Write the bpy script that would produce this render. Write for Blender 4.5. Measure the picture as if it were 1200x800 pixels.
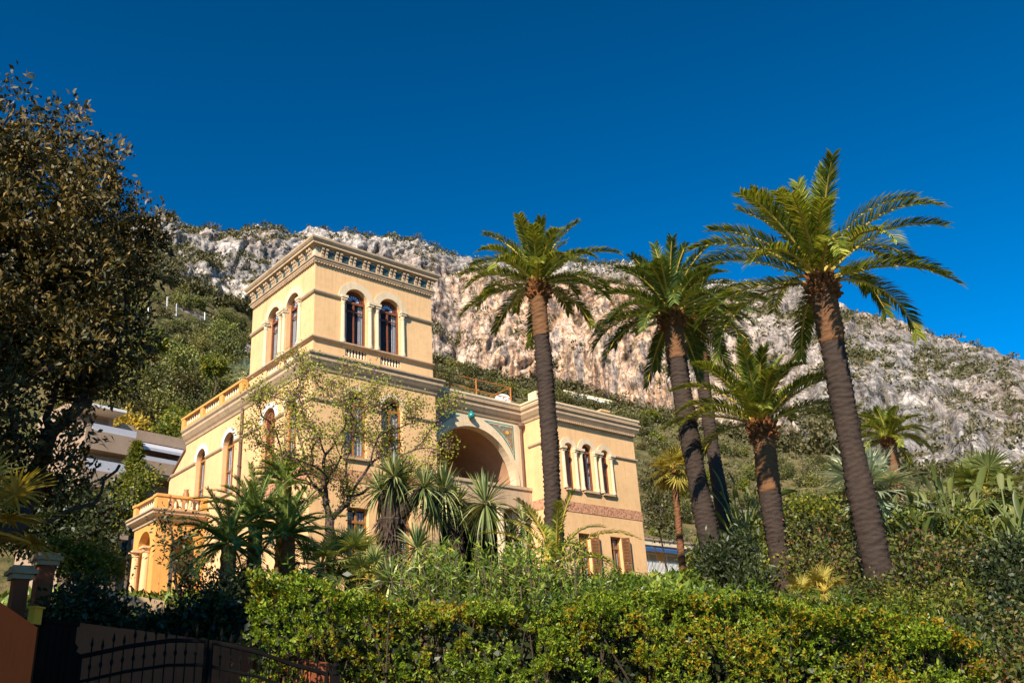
import bpy, math, random
import numpy as np
from math import sin, cos, pi, radians, hypot, atan2, sqrt, degrees
from mathutils import Vector, Matrix
from mathutils.geometry import tessellate_polygon

for _o in list(bpy.data.objects):
    bpy.data.objects.remove(_o)
SC = bpy.context.scene
COL = SC.collection

# ------------------------------------------------------------------ camera, sky, sun, exposure
YAW, PITCH, ROLL, FPX = radians(47.57297), radians(22.62223), radians(-3.68738), 1071.8244
CAM = np.array([-14.60552648, -26.20455297, 1.6])
_f = np.array([cos(YAW) * cos(PITCH), sin(YAW) * cos(PITCH), sin(PITCH)])
_r0 = np.array([sin(YAW), -cos(YAW), 0.0])
_u0 = np.cross(_r0, _f)
_r = cos(ROLL) * _r0 + sin(ROLL) * _u0
_u = -sin(ROLL) * _r0 + cos(ROLL) * _u0
cd = bpy.data.cameras.new('camera')
cam = bpy.data.objects.new('camera', cd)
COL.objects.link(cam)
M4 = Matrix(((_r[0], _u[0], -_f[0], CAM[0]), (_r[1], _u[1], -_f[1], CAM[1]), (_r[2], _u[2], -_f[2], CAM[2]), (0, 0, 0, 1)))
cam.matrix_world = M4
cd.sensor_width = 36.0
cd.lens = FPX / 1200 * 36
cd.clip_start = 0.1
cd.clip_end = 6000
SC.camera = cam

SUN_EL = radians(34)
SUN_H = np.array([-0.868, -0.497])           # horizontal direction from the scene towards the sun
w = bpy.data.worlds.new('World')
SC.world = w
w.use_nodes = True
nt = w.node_tree
nt.nodes.clear()
_sky = nt.nodes.new('ShaderNodeTexSky')
_sky.sky_type = 'NISHITA'
_sky.sun_disc = False
_sky.sun_elevation = SUN_EL
_sky.sun_rotation = atan2(SUN_H[0], SUN_H[1])
_sky.altitude = 2200
_sky.air_density = 1.0
_sky.dust_density = 0.0
_sky.ozone_density = 5.0
_hs = nt.nodes.new('ShaderNodeHueSaturation')
_hs.inputs['Saturation'].default_value = 1.22
_hs.inputs['Hue'].default_value = 0.485
_bg = nt.nodes.new('ShaderNodeBackground')
_bg.inputs['Strength'].default_value = 0.110
_wo = nt.nodes.new('ShaderNodeOutputWorld')
_gm = nt.nodes.new('ShaderNodeGamma')
_gm.inputs['Gamma'].default_value = 1.5
_sc = nt.nodes.new('ShaderNodeVectorMath')
_sc.operation = 'SCALE'
_sc.inputs['Scale'].default_value = 0.55
nt.links.new(_sky.outputs[0], _sc.inputs[0])
nt.links.new(_sc.outputs[0], _gm.inputs['Color'])
nt.links.new(_gm.outputs[0], _hs.inputs['Color'])
nt.links.new(_hs.outputs[0], _bg.inputs['Color'])
nt.links.new(_bg.outputs[0], _wo.inputs['Surface'])
ld = bpy.data.lights.new('sun', 'SUN')
ld.energy = 4.6
ld.angle = radians(0.53)
ld.color = (1.0, 0.89, 0.73)
sun = bpy.data.objects.new('sun', ld)
COL.objects.link(sun)
sun.location = (-60, -60, 80)
_d = Vector((-SUN_H[0] * cos(SUN_EL), -SUN_H[1] * cos(SUN_EL), -sin(SUN_EL)))
sun.rotation_euler = _d.to_track_quat('-Z', 'Y').to_euler()
SC.view_settings.view_transform = 'Standard'
SC.view_settings.look = 'None'
SC.view_settings.exposure = 0.92
SC.view_settings.gamma = 1.0
SC.cycles.max_bounces = 6
SC.cycles.diffuse_bounces = 3
SC.cycles.glossy_bounces = 2
SC.cycles.transmission_bounces = 3
SC.cycles.transparent_max_bounces = 8
SC.cycles.use_denoising = True

# ------------------------------------------------------------------ measuring helpers
def ray(x, y):
    return _f + _r * (x - 600) / FPX - _u * (y - 400) / FPX
def at(x, y, dist):
    """world point seen at photograph position x, y, at a horizontal distance from the camera"""
    d = ray(x, y)
    return CAM + d * dist / hypot(d[0], d[1])
def onY(x, y, Y=0.0):
    d = ray(x, y)
    return CAM + d * (Y - CAM[1]) / d[1]
def onX(x, y, X=0.0):
    d = ray(x, y)
    return CAM + d * (X - CAM[0]) / d[0]
def azel(x, y):
    d = ray(x, y)
    return degrees(atan2(d[1], d[0])), degrees(atan2(d[2], hypot(d[0], d[1])))
def polar(az, s):
    return CAM[0] + s * cos(radians(az)), CAM[1] + s * sin(radians(az))
def mpp(dist_pt):
    """metres per photograph pixel at a world point"""
    return float((np.asarray(dist_pt) - CAM) @ _f) / FPX

# ------------------------------------------------------------------ noise (numpy value noise)
def _hash(ix, iy, iz, seed):
    h = (ix.astype(np.int64) * 374761393 + iy.astype(np.int64) * 668265263 + iz.astype(np.int64) * 2147483647 + seed * 1274126177) & 0xffffffff
    h = ((h ^ (h >> 13)) * 1274126177) & 0xffffffff
    h = (h ^ (h >> 16)) & 0xffffffff
    h = (h * 2246822519) & 0xffffffff
    h = h ^ (h >> 15)
    return (h & 0xffffff) / float(0xffffff)
def vnoise(x, y, z, seed=0):
    x0, y0, z0 = np.floor(x), np.floor(y), np.floor(z)
    fx, fy, fz = x - x0, y - y0, z - z0
    fx, fy, fz = (t * t * t * (t * (t * 6 - 15) + 10) for t in (fx, fy, fz))
    r = 0
    for dx in (0, 1):
        for dy in (0, 1):
            for dz in (0, 1):
                wt = (fx if dx else 1 - fx) * (fy if dy else 1 - fy) * (fz if dz else 1 - fz)
                r = r + wt * _hash(x0 + dx, y0 + dy, z0 + dz, seed)
    return r
def fbm(x, y, z, octv=4, seed=0, gain=0.5, ridge=False):
    a, s, t = 1.0, 0.0, 0.0
    for i in range(octv):
        n = vnoise(x, y, z, seed + i * 17)
        if ridge:
            n = 1 - np.abs(2 * n - 1)
        s = s + a * n
        t += a
        a *= gain
        x, y, z = x * 2.03 + 11.3, y * 2.03 + 5.7, z * 2.03 + 3.1
    return s / t

# ------------------------------------------------------------------ mesh helpers
def mesh_np(name, V, F, mats=(), attrs=None, smooth=False):
    me = bpy.data.meshes.new(name)
    V = np.asarray(V, dtype=np.float32)
    F = np.asarray(F, dtype=np.int32)
    k = F.shape[1]
    me.vertices.add(len(V))
    me.vertices.foreach_set('co', V.ravel())
    me.loops.add(F.size)
    me.loops.foreach_set('vertex_index', F.ravel())
    me.polygons.add(len(F))
    me.polygons.foreach_set('loop_start', np.arange(0, F.size, k, dtype=np.int32))
    if smooth:
        me.polygons.foreach_set('use_smooth', np.ones(len(F), dtype=bool))
    for m in mats:
        me.materials.append(m)
    if attrs:
        for an, av in attrs.items():
            if av.ndim == 1:
                a = me.attributes.new(an, 'FLOAT', 'POINT')
                a.data.foreach_set('value', av.astype(np.float32))
            else:
                a = me.attributes.new(an, 'FLOAT_COLOR', 'POINT')
                a.data.foreach_set('color', av.astype(np.float32).ravel())
    me.update(calc_edges=True)
    me.validate()
    return me

class MB:
    """collects shapes and links them as one mesh object"""
    def __init__(s):
        s.V, s.F = [], []
    def add(s, V, F):
        o = len(s.V)
        s.V.extend(tuple(float(c) for c in v) for v in V)
        s.F.extend(tuple(int(i) + o for i in f) for f in F)
        return s
    def box(s, a, b):
        x0, y0, z0 = (min(a[i], b[i]) for i in range(3))
        x1, y1, z1 = (max(a[i], b[i]) for i in range(3))
        return s.add([(x0, y0, z0), (x1, y0, z0), (x1, y1, z0), (x0, y1, z0), (x0, y0, z1), (x1, y0, z1), (x1, y1, z1), (x0, y1, z1)],
                     [(0, 3, 2, 1), (4, 5, 6, 7), (0, 1, 5, 4), (1, 2, 6, 5), (2, 3, 7, 6), (3, 0, 4, 7)])
    def obox(s, o, ex, ey, ez, a, b):
        """box between local corners a, b in the frame (o; ex, ey, ez)"""
        m = MB().box(a, b)
        o, ex, ey, ez = (np.asarray(q, float) for q in (o, ex, ey, ez))
        return s.add([o + ex * v[0] + ey * v[1] + ez * v[2] for v in m.V], m.F)
    def tube(s, pts, rad, seg=8, cap=True):
        pts = [np.asarray(p, float) for p in pts]
        n = len(pts)
        if not hasattr(rad, '__len__'):
            rad = [rad] * n
        V, F = [], []
        prev = None
        for i, p in enumerate(pts):
            t = pts[min(i + 1, n - 1)] - pts[max(i - 1, 0)]
            t = t / (np.linalg.norm(t) + 1e-9)
            if prev is None:
                a = np.cross(t, (0.31, 0.17, 0.93) if abs(t[2]) < 0.9 else (1, 0, 0))
            else:
                a = prev - t * (prev @ t)
            a = a / (np.linalg.norm(a) + 1e-9)
            prev = a
            b = np.cross(t, a)
            for k in range(seg):
                q = 2 * pi * k / seg
                V.append(p + rad[i] * (cos(q) * a + sin(q) * b))
        for i in range(n - 1):
            for k in range(seg):
                k2 = (k + 1) % seg
                F.append((i * seg + k, i * seg + k2, (i + 1) * seg + k2, (i + 1) * seg + k))
        if cap:
            F.append(tuple(range(seg - 1, -1, -1)))
            F.append(tuple((n - 1) * seg + k for k in range(seg)))
        return s.add(V, F)
    def lathe(s, prof, c=(0, 0, 0), seg=12):
        V, F = [], []
        for r, z in prof:
            for k in range(seg):
                q = 2 * pi * k / seg
                V.append((c[0] + r * cos(q), c[1] + r * sin(q), c[2] + z))
        n = len(prof)
        for i in range(n - 1):
            for k in range(seg):
                k2 = (k + 1) % seg
                F.append((i * seg + k, i * seg + k2, (i + 1) * seg + k2, (i + 1) * seg + k))
        F.append(tuple(range(seg - 1, -1, -1)))
        F.append(tuple((n - 1) * seg + k for k in range(seg)))
        return s.add(V, F)
    def mesh(s, name, m, smooth=False):
        me = bpy.data.meshes.new(name)
        me.from_pydata(s.V, [], s.F)
        if m:
            me.materials.append(m)
        if smooth:
            me.polygons.foreach_set('use_smooth', [True] * len(me.polygons))
        me.update()
        return me
    def build(s, name, m, parent=None, smooth=False):
        return link(name, s.mesh(name, m, smooth), parent)

def link(name, me, parent=None, loc=None):
    o = bpy.data.objects.new(name, me)
    COL.objects.link(o)
    if parent is not None:
        o.parent = parent
        if parent.location.length > 0 or parent.get('moved'):
            o.matrix_parent_inverse = Matrix.Translation(-Vector(parent.location))
    if loc is not None:
        o.location = [float(c) for c in loc]
    return o
def tag(o, label=None, cat=None, group=None, kind=None):
    if label: o['label'] = label
    if cat: o['category'] = cat
    if group: o['group'] = group
    if kind: o['kind'] = kind
    return o
def empty(name, loc, label, cat, group=None):
    """a thing's root; its parts are linked at world coordinates through the parent inverse"""
    o = bpy.data.objects.new(name, None)
    COL.objects.link(o)
    o.location = [float(c) for c in loc]
    o.empty_display_size = 0.3
    return tag(o, label, cat, group)
def copy_tree(o, parent=None):
    c = o.copy()
    COL.objects.link(c)
    if parent is not None:
        c.parent = parent
    for ch in o.children:
        copy_tree(ch, c)
    return c

def fill2d(outer, holes=(), th=0.1):
    """flat plate with holes: returns verts (u, w, d) and faces"""
    loops = [list(outer)] + [list(h) for h in holes]
    tris = tessellate_polygon([[Vector((p[0], p[1], 0)) for p in l] for l in loops])
    flat = [p for l in loops for p in l]
    n = len(flat)
    V = [(p[0], p[1], 0.0) for p in flat] + [(p[0], p[1], th) for p in flat]
    F = [tuple(t) for t in tris] + [tuple(i + n for i in reversed(t)) for t in tris]
    o = 0
    for l in loops:
        m = len(l)
        for i in range(m):
            j = (i + 1) % m
            F.append((o + i, o + j, o + j + n, o + i + n))
        o += m
    return V, F
def plate(mb, face, pos, outer, holes=(), th=0.3, inset=0.0):
    """face 'F': plate whose outer face is at Y = pos + inset; 'L': at X = pos + inset"""
    V, F = fill2d(outer, holes, th)
    if face == 'F':
        W = [(u, pos + inset + d, z) for u, z, d in V]
    else:
        W = [(pos + inset + d, u, z) for u, z, d in V]
    return mb.add(W, F)
def fbox(mb, face, pos, u0, u1, z0, z1, d0, d1):
    if face == 'F':
        return mb.box((u0, pos + d0, z0), (u1, pos + d1, z1))
    return mb.box((pos + d0, u0, z0), (pos + d1, u1, z1))
def arch(uc, z0, half, zs, n=14, rise=None):
    rise = half if rise is None else rise
    p = [(uc - half, z0), (uc - half, zs)]
    p += [(uc - half * cos(pi * k / n), zs + rise * sin(pi * k / n)) for k in range(1, n)]
    p += [(uc + half, zs), (uc + half, z0)]
    return p
def rect(u0, u1, z0, z1):
    return [(u0, z0), (u0, z1), (u1, z1), (u1, z0)]
def sweep(mb, path, prof, closed=False):
    """moulding: profile [(out, z)...] carried along a plan path, mitred; 'out' is to the right of travel"""
    n = len(path)
    P = [np.array(p, float) for p in path]
    offs = []
    for i in range(n):
        dirs = []
        if closed or i > 0:
            d = P[i] - P[i - 1]; dirs.append(d / np.linalg.norm(d))
        if closed or i < n - 1:
            d = P[(i + 1) % n] - P[i]; dirs.append(d / np.linalg.norm(d))
        ns = [np.array([d[1], -d[0]]) for d in dirs]
        if len(ns) == 1:
            offs.append(ns[0])
        else:
            b = ns[0] + ns[1]
            offs.append(b / (b @ ns[0]))
    m = len(prof)
    V, F = [], []
    for i in range(n):
        for o, z in prof:
            q = P[i] + offs[i] * o
            V.append((q[0], q[1], z))
    for i in range(n if closed else n - 1):
        j = (i + 1) % n
        for k in range(m):
            k2 = (k + 1) % m
            F.append((i * m + k, j * m + k, j * m + k2, i * m + k2))
    if not closed:
        F.append(tuple(range(m)))
        F.append(tuple((n - 1) * m + k for k in reversed(range(m))))
    return mb.add(V, F)

# ------------------------------------------------------------------ materials
class NT:
    def __init__(s, name):
        s.m = bpy.data.materials.new(name)
        s.m.use_nodes = True
        s.t = s.m.node_tree
        s.t.nodes.clear()
        s.out = s.n('ShaderNodeOutputMaterial')
    def n(s, typ, **kw):
        nd = s.t.nodes.new(typ)
        for k, v in kw.items():
            setattr(nd, k, v)
        return nd
    def l(s, a, b):
        s.t.links.new(a, b)
    def set(s, sock, v):
        if hasattr(v, 'is_output') or isinstance(v, bpy.types.NodeSocket):
            s.l(v, sock)
        else:
            if sock.type == 'RGBA' and len(v) == 3:
                v = (*v, 1)
            sock.default_value = v
    def noise(s, vec, scale, detail=4, rough=0.55, dist=0.0):
        nd = s.n('ShaderNodeTexNoise')
        if vec is not None: s.l(vec, nd.inputs['Vector'])
        nd.inputs['Scale'].default_value = scale
        nd.inputs['Detail'].default_value = detail
        nd.inputs['Roughness'].default_value = rough
        nd.inputs['Distortion'].default_value = dist
        return nd.outputs['Fac']
    def coord(s, which='Object', scale=None):
        o = s.n('ShaderNodeTexCoord').outputs[which]
        if scale is not None:
            mp = s.n('ShaderNodeMapping')
            s.l(o, mp.inputs['Vector'])
            mp.inputs['Scale'].default_value = scale
            o = mp.outputs[0]
        return o
    def ramp(s, fac, stops):
        nd = s.n('ShaderNodeValToRGB')
        e = nd.color_ramp.elements
        while len(e) < len(stops):
            e.new(0.5)
        for el, (p, c) in zip(e, stops):
            el.position = p
            el.color = (*c, 1) if len(c) == 3 else c
        s.l(fac, nd.inputs['Fac'])
        return nd.outputs['Color']
    def mix(s, fac, a, b, blend='MIX'):
        nd = s.n('ShaderNodeMix', data_type='RGBA', blend_type=blend)
        s.set(nd.inputs[0], fac)
        s.set(nd.inputs[6], a)
        s.set(nd.inputs[7], b)
        return nd.outputs[2]
    def math(s, op, a, b=0.0, clamp=False):
        nd = s.n('ShaderNodeMath', operation=op, use_clamp=clamp)
        s.set(nd.inputs[0], a)
        s.set(nd.inputs[1], b)
        return nd.outputs[0]
    def bump(s, h, strength=0.3, dist=0.02):
        nd = s.n('ShaderNodeBump')
        nd.inputs['Strength'].default_value = strength
        nd.inputs['Distance'].default_value = dist
        s.l(h, nd.inputs['Height'])
        return nd.outputs[0]
    def principled(s, base, rough=0.8, normal=None, spec=0.3, metal=0.0, alpha=None):
        p = s.n('ShaderNodeBsdfPrincipled')
        s.set(p.inputs['Base Color'], base)
        s.set(p.inputs['Roughness'], rough)
        p.inputs['Specular IOR Level'].default_value = spec
        p.inputs['Metallic'].default_value = metal
        if normal is not None: s.l(normal, p.inputs['Normal'])
        if alpha is not None: s.set(p.inputs['Alpha'], alpha)
        s.l(p.outputs[0], s.out.inputs['Surface'])
        return s.m

def mat_plain(name, c, rough=0.7, var=0.15, scale=3.0, bump=0.15, spec=0.3, metal=0.0, streak=False):
    t = NT(name)
    co = t.coord('Object', (1, 1, 0.25) if streak else None)
    f = t.noise(co, scale, 6, 0.6)
    lo = tuple(x * (1 - var) for x in c)
    hi = tuple(min(1, x * (1 + var)) for x in c)
    col = t.ramp(f, [(0.3, lo), (0.7, hi)])
    g = t.noise(t.coord('Object'), scale * 9, 3, 0.6)
    return t.principled(col, rough, t.bump(g, bump, 0.01) if bump else None, spec, metal)

def mat_leaf(name, stops, trans=0.25, rough=0.5, patch=0.0, patch_col=(0.3, 0.2, 0.02), patch_scale=1.2, var_obj=False):
    """leaf colour varies leaf by leaf (each leaf is its own island) and in patches of age"""
    t = NT(name)
    g = t.n('ShaderNodeNewGeometry')
    fac = g.outputs['Random Per Island']
    col = t.ramp(fac, stops)
    if patch:
        nz = t.noise(t.coord('Object'), patch_scale, 3, 0.6)
        f2 = t.math('MULTIPLY', t.math('MULTIPLY_ADD', nz, 5.0, False), 1.0)
        f2.node.inputs[0].default_value = 0
        m1 = t.n('ShaderNodeMapRange')
        t.l(nz, m1.inputs[0])
        m1.inputs[1].default_value, m1.inputs[2].default_value = 0.45, 0.65
        m1.inputs[3].default_value, m1.inputs[4].default_value = 0.0, patch
        h = t.math('FRACT', t.math('MULTIPLY', fac, 37.3))
        sel = t.math('LESS_THAN', h, m1.outputs[0])
        col = t.mix(sel, col, patch_col)
    if var_obj:
        oi = t.n('ShaderNodeObjectInfo')
        v = t.math('MULTIPLY_ADD', oi.outputs['Random'], 0.9)
        v.node.inputs[2].default_value = 0.55
        h = t.n('ShaderNodeHueSaturation')
        t.l(col, h.inputs['Color'])
        t.l(v, h.inputs['Value'])
        hv = t.math('MULTIPLY_ADD', t.math('FRACT', t.math('MULTIPLY', oi.outputs['Random'], 17.7)), 0.05)
        hv.node.inputs[2].default_value = 0.47
        t.l(hv, h.inputs['Hue'])
        col = h.outputs[0]
    p = t.n('ShaderNodeBsdfPrincipled')
    t.l(col, p.inputs['Base Color'])
    p.inputs['Roughness'].default_value = rough
    p.inputs['Specular IOR Level'].default_value = 0.35
    tr = t.n('ShaderNodeBsdfTranslucent')
    c2 = t.mix(1.0, col, (1.25, 1.15, 0.5), 'MULTIPLY')
    t.l(c2, tr.inputs['Color'])
    ms = t.n('ShaderNodeMixShader')
    ms.inputs[0].default_value = trans
    t.l(p.outputs[0], ms.inputs[1])
    t.l(tr.outputs[0], ms.inputs[2])
    t.l(ms.outputs[0], t.out.inputs['Surface'])
    return t.m

def mat_stucco(name, c, stain=(0.62, 0.36, 0.14), amt=0.35):
    t = NT(name)
    co = t.coord('Object')
    big = t.noise(co, 0.45, 5, 0.6, 0.4)
    st = t.noise(t.coord('Object', (1.6, 1.6, 0.18)), 1.4, 6, 0.65)
    fine = t.noise(co, 28, 3, 0.6)
    col = t.ramp(big, [(0.3, tuple(x * 0.90 for x in c)), (0.7, tuple(min(1, x * 1.06) for x in c))])
    f = t.n('ShaderNodeMapRange')
    t.l(st, f.inputs[0])
    f.inputs[1].default_value, f.inputs[2].default_value = 0.52, 0.78
    f.inputs[3].default_value, f.inputs[4].default_value = 0.0, amt
    col = t.mix(f.outputs[0], col, stain)
    pt = t.noise(co, 1.1, 7, 0.7, 0.2)
    f3 = t.n('ShaderNodeMapRange')
    t.l(pt, f3.inputs[0])
    f3.inputs[1].default_value, f3.inputs[2].default_value = 0.66, 0.72
    f3.inputs[3].default_value, f3.inputs[4].default_value = 0.0, 0.28
    col = t.mix(f3.outputs[0], col, (0.86, 0.70, 0.46))
    rn = t.noise(t.coord('Object', (5.5, 5.5, 0.16)), 1.6, 7, 0.7, 0.15)
    col = t.mix(0.55, col, t.ramp(rn, [(0.36, (0.80, 0.77, 0.72)), (0.46, (0.98, 0.97, 0.96)), (0.56, (1.0, 1.0, 1.0)), (0.66, (0.86, 0.83, 0.78))]), 'MULTIPLY')
    md = t.noise(co, 3.2, 6, 0.75)
    col = t.mix(0.6, col, t.ramp(md, [(0.34, (0.84, 0.82, 0.79)), (0.5, (1.0, 1.0, 1.0)), (0.66, (1.07, 1.07, 1.06))]), 'MULTIPLY')
    return t.principled(col, 0.9, t.bump(fine, 0.3, 0.015), 0.15)

STUCCO = mat_stucco('yellow_stucco', (0.785, 0.484, 0.240), stain=(0.60, 0.33, 0.135), amt=0.5)
LOGGIA = mat_stucco('shaded_loggia_stucco', (0.46, 0.27, 0.16), stain=(0.32, 0.17, 0.09), amt=0.4)  # wall stucco lowered in tone, the loggia's shade put into its colour
STUCCO_ORANGE = mat_stucco('ochre_stucco', (0.68, 0.345, 0.10), amt=0.5)
STONE = mat_stucco('beige_stone', (0.52, 0.37, 0.235), stain=(0.25, 0.16, 0.09), amt=0.6)
PALE = mat_stucco('pale_stone', (0.72, 0.56, 0.37), stain=(0.45, 0.30, 0.16), amt=0.3)
FRAME = mat_plain('red_brown_wood', (0.20, 0.065, 0.03), 0.5, 0.25, 6)
OAK = mat_plain('varnished_wood', (0.33, 0.14, 0.04), 0.45, 0.25, 8)
SHUT = mat_plain('red_shutter_paint', (0.30, 0.085, 0.045), 0.6, 0.2, 5)
LINEN = mat_plain('white_curtain', (0.72, 0.72, 0.76), 0.9, 0.08, 10)
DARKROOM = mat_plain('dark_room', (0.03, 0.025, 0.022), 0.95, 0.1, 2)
PIPE = mat_plain('brown_pipe_paint', (0.16, 0.09, 0.06), 0.5, 0.2, 3)
ROOFM = mat_plain('roof_gravel', (0.38, 0.30, 0.22), 0.95, 0.2, 4)
RUST = mat_plain('rusty_iron', (0.40, 0.14, 0.03), 0.7, 0.3, 12)
WHITE = mat_plain('white_paint', (0.78, 0.76, 0.72), 0.6, 0.08, 4)
TEALM = mat_plain('teal_glaze', (0.02, 0.22, 0.20), 0.25, 0.2, 9, spec=0.6)
IRON = mat_plain('black_iron', (0.006, 0.0055, 0.005), 0.8, 0.3, 6, spec=0.06)
BROWNSHUT = mat_plain('brown_shutter_paint', (0.20, 0.085, 0.032), 0.6, 0.2, 6)
TERRA = mat_stucco('terracotta_wall', (0.29, 0.085, 0.038), stain=(0.18, 0.07, 0.04), amt=0.55)
ORANGE = mat_stucco('orange_wall', (0.58, 0.125, 0.028), stain=(0.25, 0.07, 0.03), amt=0.4)

def mat_glass():
    t = NT('window_glass')
    nz = t.noise(t.coord('Object'), 1.5, 2, 0.5)
    return t.principled((0.02, 0.03, 0.045), 0.04, t.bump(nz, 0.15, 0.03), 0.45, 0.0, 0.16)
GLASS = mat_glass()
def mat_frieze():
    t = NT('terracotta_frieze')
    co = t.coord('Object')
    v = t.n('ShaderNodeTexVoronoi')
    v.inputs['Scale'].default_value = 9
    t.l(co, v.inputs['Vector'])
    col = t.ramp(v.outputs['Distance'], [(0.12, (0.18, 0.065, 0.035)), (0.3, (0.45, 0.20, 0.11)), (0.6, (0.52, 0.27, 0.16))])
    return t.principled(col, 0.85, t.bump(v.outputs['Distance'], 0.6, 0.03), 0.2)
FRIEZE = mat_frieze()
def mat_mosaic():
    t = NT('mosaic_tesserae')
    co = t.coord('Object')
    v = t.n('ShaderNodeTexVoronoi')
    v.inputs['Scale'].default_value = 7
    t.l(co, v.inputs['Vector'])
    v2 = t.n('ShaderNodeTexVoronoi')
    v2.inputs['Scale'].default_value = 40
    t.l(co, v2.inputs['Vector'])
    col = t.ramp(v.outputs['Distance'], [(0.1, (0.55, 0.25, 0.04)), (0.22, (0.20, 0.07, 0.03)), (0.4, (0.34, 0.19, 0.09)), (0.55, (0.05, 0.16, 0.17)), (0.75, (0.42, 0.27, 0.13))])
    col = t.mix(0.35, col, v2.outputs['Color'], 'OVERLAY')
    return t.principled(col, 0.45, None, 0.4)
MOSAIC = mat_mosaic()
def mat_bluetile():
    t = NT('dark_blue_tile')
    v = t.n('ShaderNodeTexVoronoi')
    v.inputs['Scale'].default_value = 14
    t.l(t.coord('Object'), v.inputs['Vector'])
    col = t.ramp(v.outputs['Distance'], [(0.15, (0.10, 0.16, 0.15)), (0.4, (0.02, 0.055, 0.06)), (0.7, (0.06, 0.09, 0.08))])
    return t.principled(col, 0.4, None, 0.4)
BLUETILE = mat_bluetile()
def mat_trunk(name, c, c2):
    t = NT(name)
    co = t.coord('Object', (1, 1, 2.5))
    a = t.noise(co, 7, 8, 0.8)
    b = t.noise(t.coord('Object'), 1.2, 3, 0.5)
    col = t.mix(b, t.ramp(a, [(0.3, tuple(x * 0.45 for x in c)), (0.6, c), (0.8, tuple(min(1, x * 1.6) for x in c))]), c2)
    col.node.inputs[0].default_value = 0.3
    return t.principled(col, 0.95, t.bump(a, 0.8, 0.04), 0.1)
PALMTRUNK = mat_trunk('palm_bark', (0.080, 0.054, 0.040), (0.045, 0.033, 0.028))
PALMTRUNK_NEW = mat_trunk('young_palm_bark', (0.24, 0.115, 0.05), (0.15, 0.075, 0.04))
REDTRUNK = mat_trunk('red_palm_bark', (0.24, 0.10, 0.05), (0.17, 0.08, 0.04))
BARK = mat_trunk('grey_bark', (0.15, 0.105, 0.075), (0.11, 0.08, 0.06))
DARKBARK = mat_trunk('dark_bark', (0.09, 0.06, 0.045), (0.07, 0.05, 0.035))
STUBM = mat_trunk('frond_stub_fibre', (0.25, 0.105, 0.04), (0.2, 0.08, 0.03))
# ------------------------------------------------------------------ ground, road, mountain
SKY_PX = [(-200, 300), (0, 285), (100, 277), (175, 268), (205, 265), (250, 271), (280, 266), (330, 263), (400, 267), (450, 274), (500, 284), (560, 297), (620, 301),
          (700, 302), (760, 308), (830, 322), (880, 332), (938, 332), (984, 356), (1016, 369), (1049, 378), (1088, 393), (1120, 399), (1156, 406), (1200, 419), (1300, 450)]
BASE_PX = [(-200, 330), (0, 325), (175, 328), (234, 350), (290, 375), (400, 405), (500, 425), (560, 440), (620, 455), (680, 464), (730, 480), (790, 497), (840, 505),
           (900, 530), (994, 538), (1040, 556), (1100, 568), (1200, 580), (1300, 600)]
_s = sorted(azel(*p) for p in SKY_PX)
_b = sorted(azel(*p) for p in BASE_PX)
SKY_AZ, SKY_EL = np.array(_s).T
BASE_AZ, BASE_EL = np.array(_b).T
def sB(az): return np.interp(az, [0, 20, 34, 44, 58, 66, 80, 120], [300, 320, 400, 450, 440, 390, 350, 330])
def sC(az): return np.interp(az, [0, 20, 34, 44, 58, 66, 80, 120], [560, 570, 545, 525, 515, 520, 540, 560])
def zB(az): return 1.6 + sB(az) * np.tan(np.radians(np.interp(az, BASE_AZ, BASE_EL)))
def zC(az): return 1.6 + sC(az) * np.tan(np.radians(np.interp(az, SKY_AZ, SKY_EL)))
S_NEAR = 56.0
def ground_near(az, s):
    """garden levels, metres: street, planted bank, villa terrace"""
    right = np.interp(s, [0, 12.0, 12.6, 16, 22, 28, 45, 56, 80, 3000], [0, 0, 1.4, 2.5, 4.1, 5.3, 6.0, 6.8, 5.0, -8])
    left = np.interp(s, [0, 10, 14, 16, 22, 27, 45, 56, 80, 3000], [0, 0.1, 0.7, 1.1, 3.4, 5.3, 6.2, 7.2, 5.0, -8])
    far_r = np.interp(s, [0, 12.0, 12.6, 17, 22, 28, 45, 56, 80, 3000], [0, 0, 0.3, 0.9, 2.6, 3.8, 5.6, 6.8, 5.0, -8])
    a = np.asarray(az, float)
    k = np.clip((a - 61.5) / 3.0, 0, 1)
    k2 = np.clip((36 - a) / 8.0, 0, 1)
    z = right * (1 - k) * (1 - k2) + left * k + far_r * k2 * (1 - k)
    fade = np.clip((a + 30) / 20, 0, 1) * np.clip((135 - a) / 20, 0, 1)
    return z * fade
def hill(az, s):
    az = np.asarray(az, float)
    s = np.asarray(s, float)
    b, zb = sB(az), zB(az)
    t = np.clip((s - S_NEAR) / (b - S_NEAR), 0, 1.0)
    z0 = 6.4
    x, y = polar_np(az, s)
    n = (fbm(x / 45, y / 45, 0 * x, 4, 3) - 0.5) * 14 * np.clip(t * 4, 0, 1) * np.clip((1 - t) * 5, 0, 1)
    return z0 + (zb - z0) * t ** 1.12 + n
def polar_np(az, s):
    a = np.radians(az)
    return CAM[0] + s * np.cos(a), CAM[1] + s * np.sin(a)
def gz(x, y):
    dx, dy = x - CAM[0], y - CAM[1]
    s, az = hypot(dx, dy), degrees(atan2(dy, dx))
    return float(ground_near(az, s)) if s < S_NEAR else float(hill(az, s))

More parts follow.
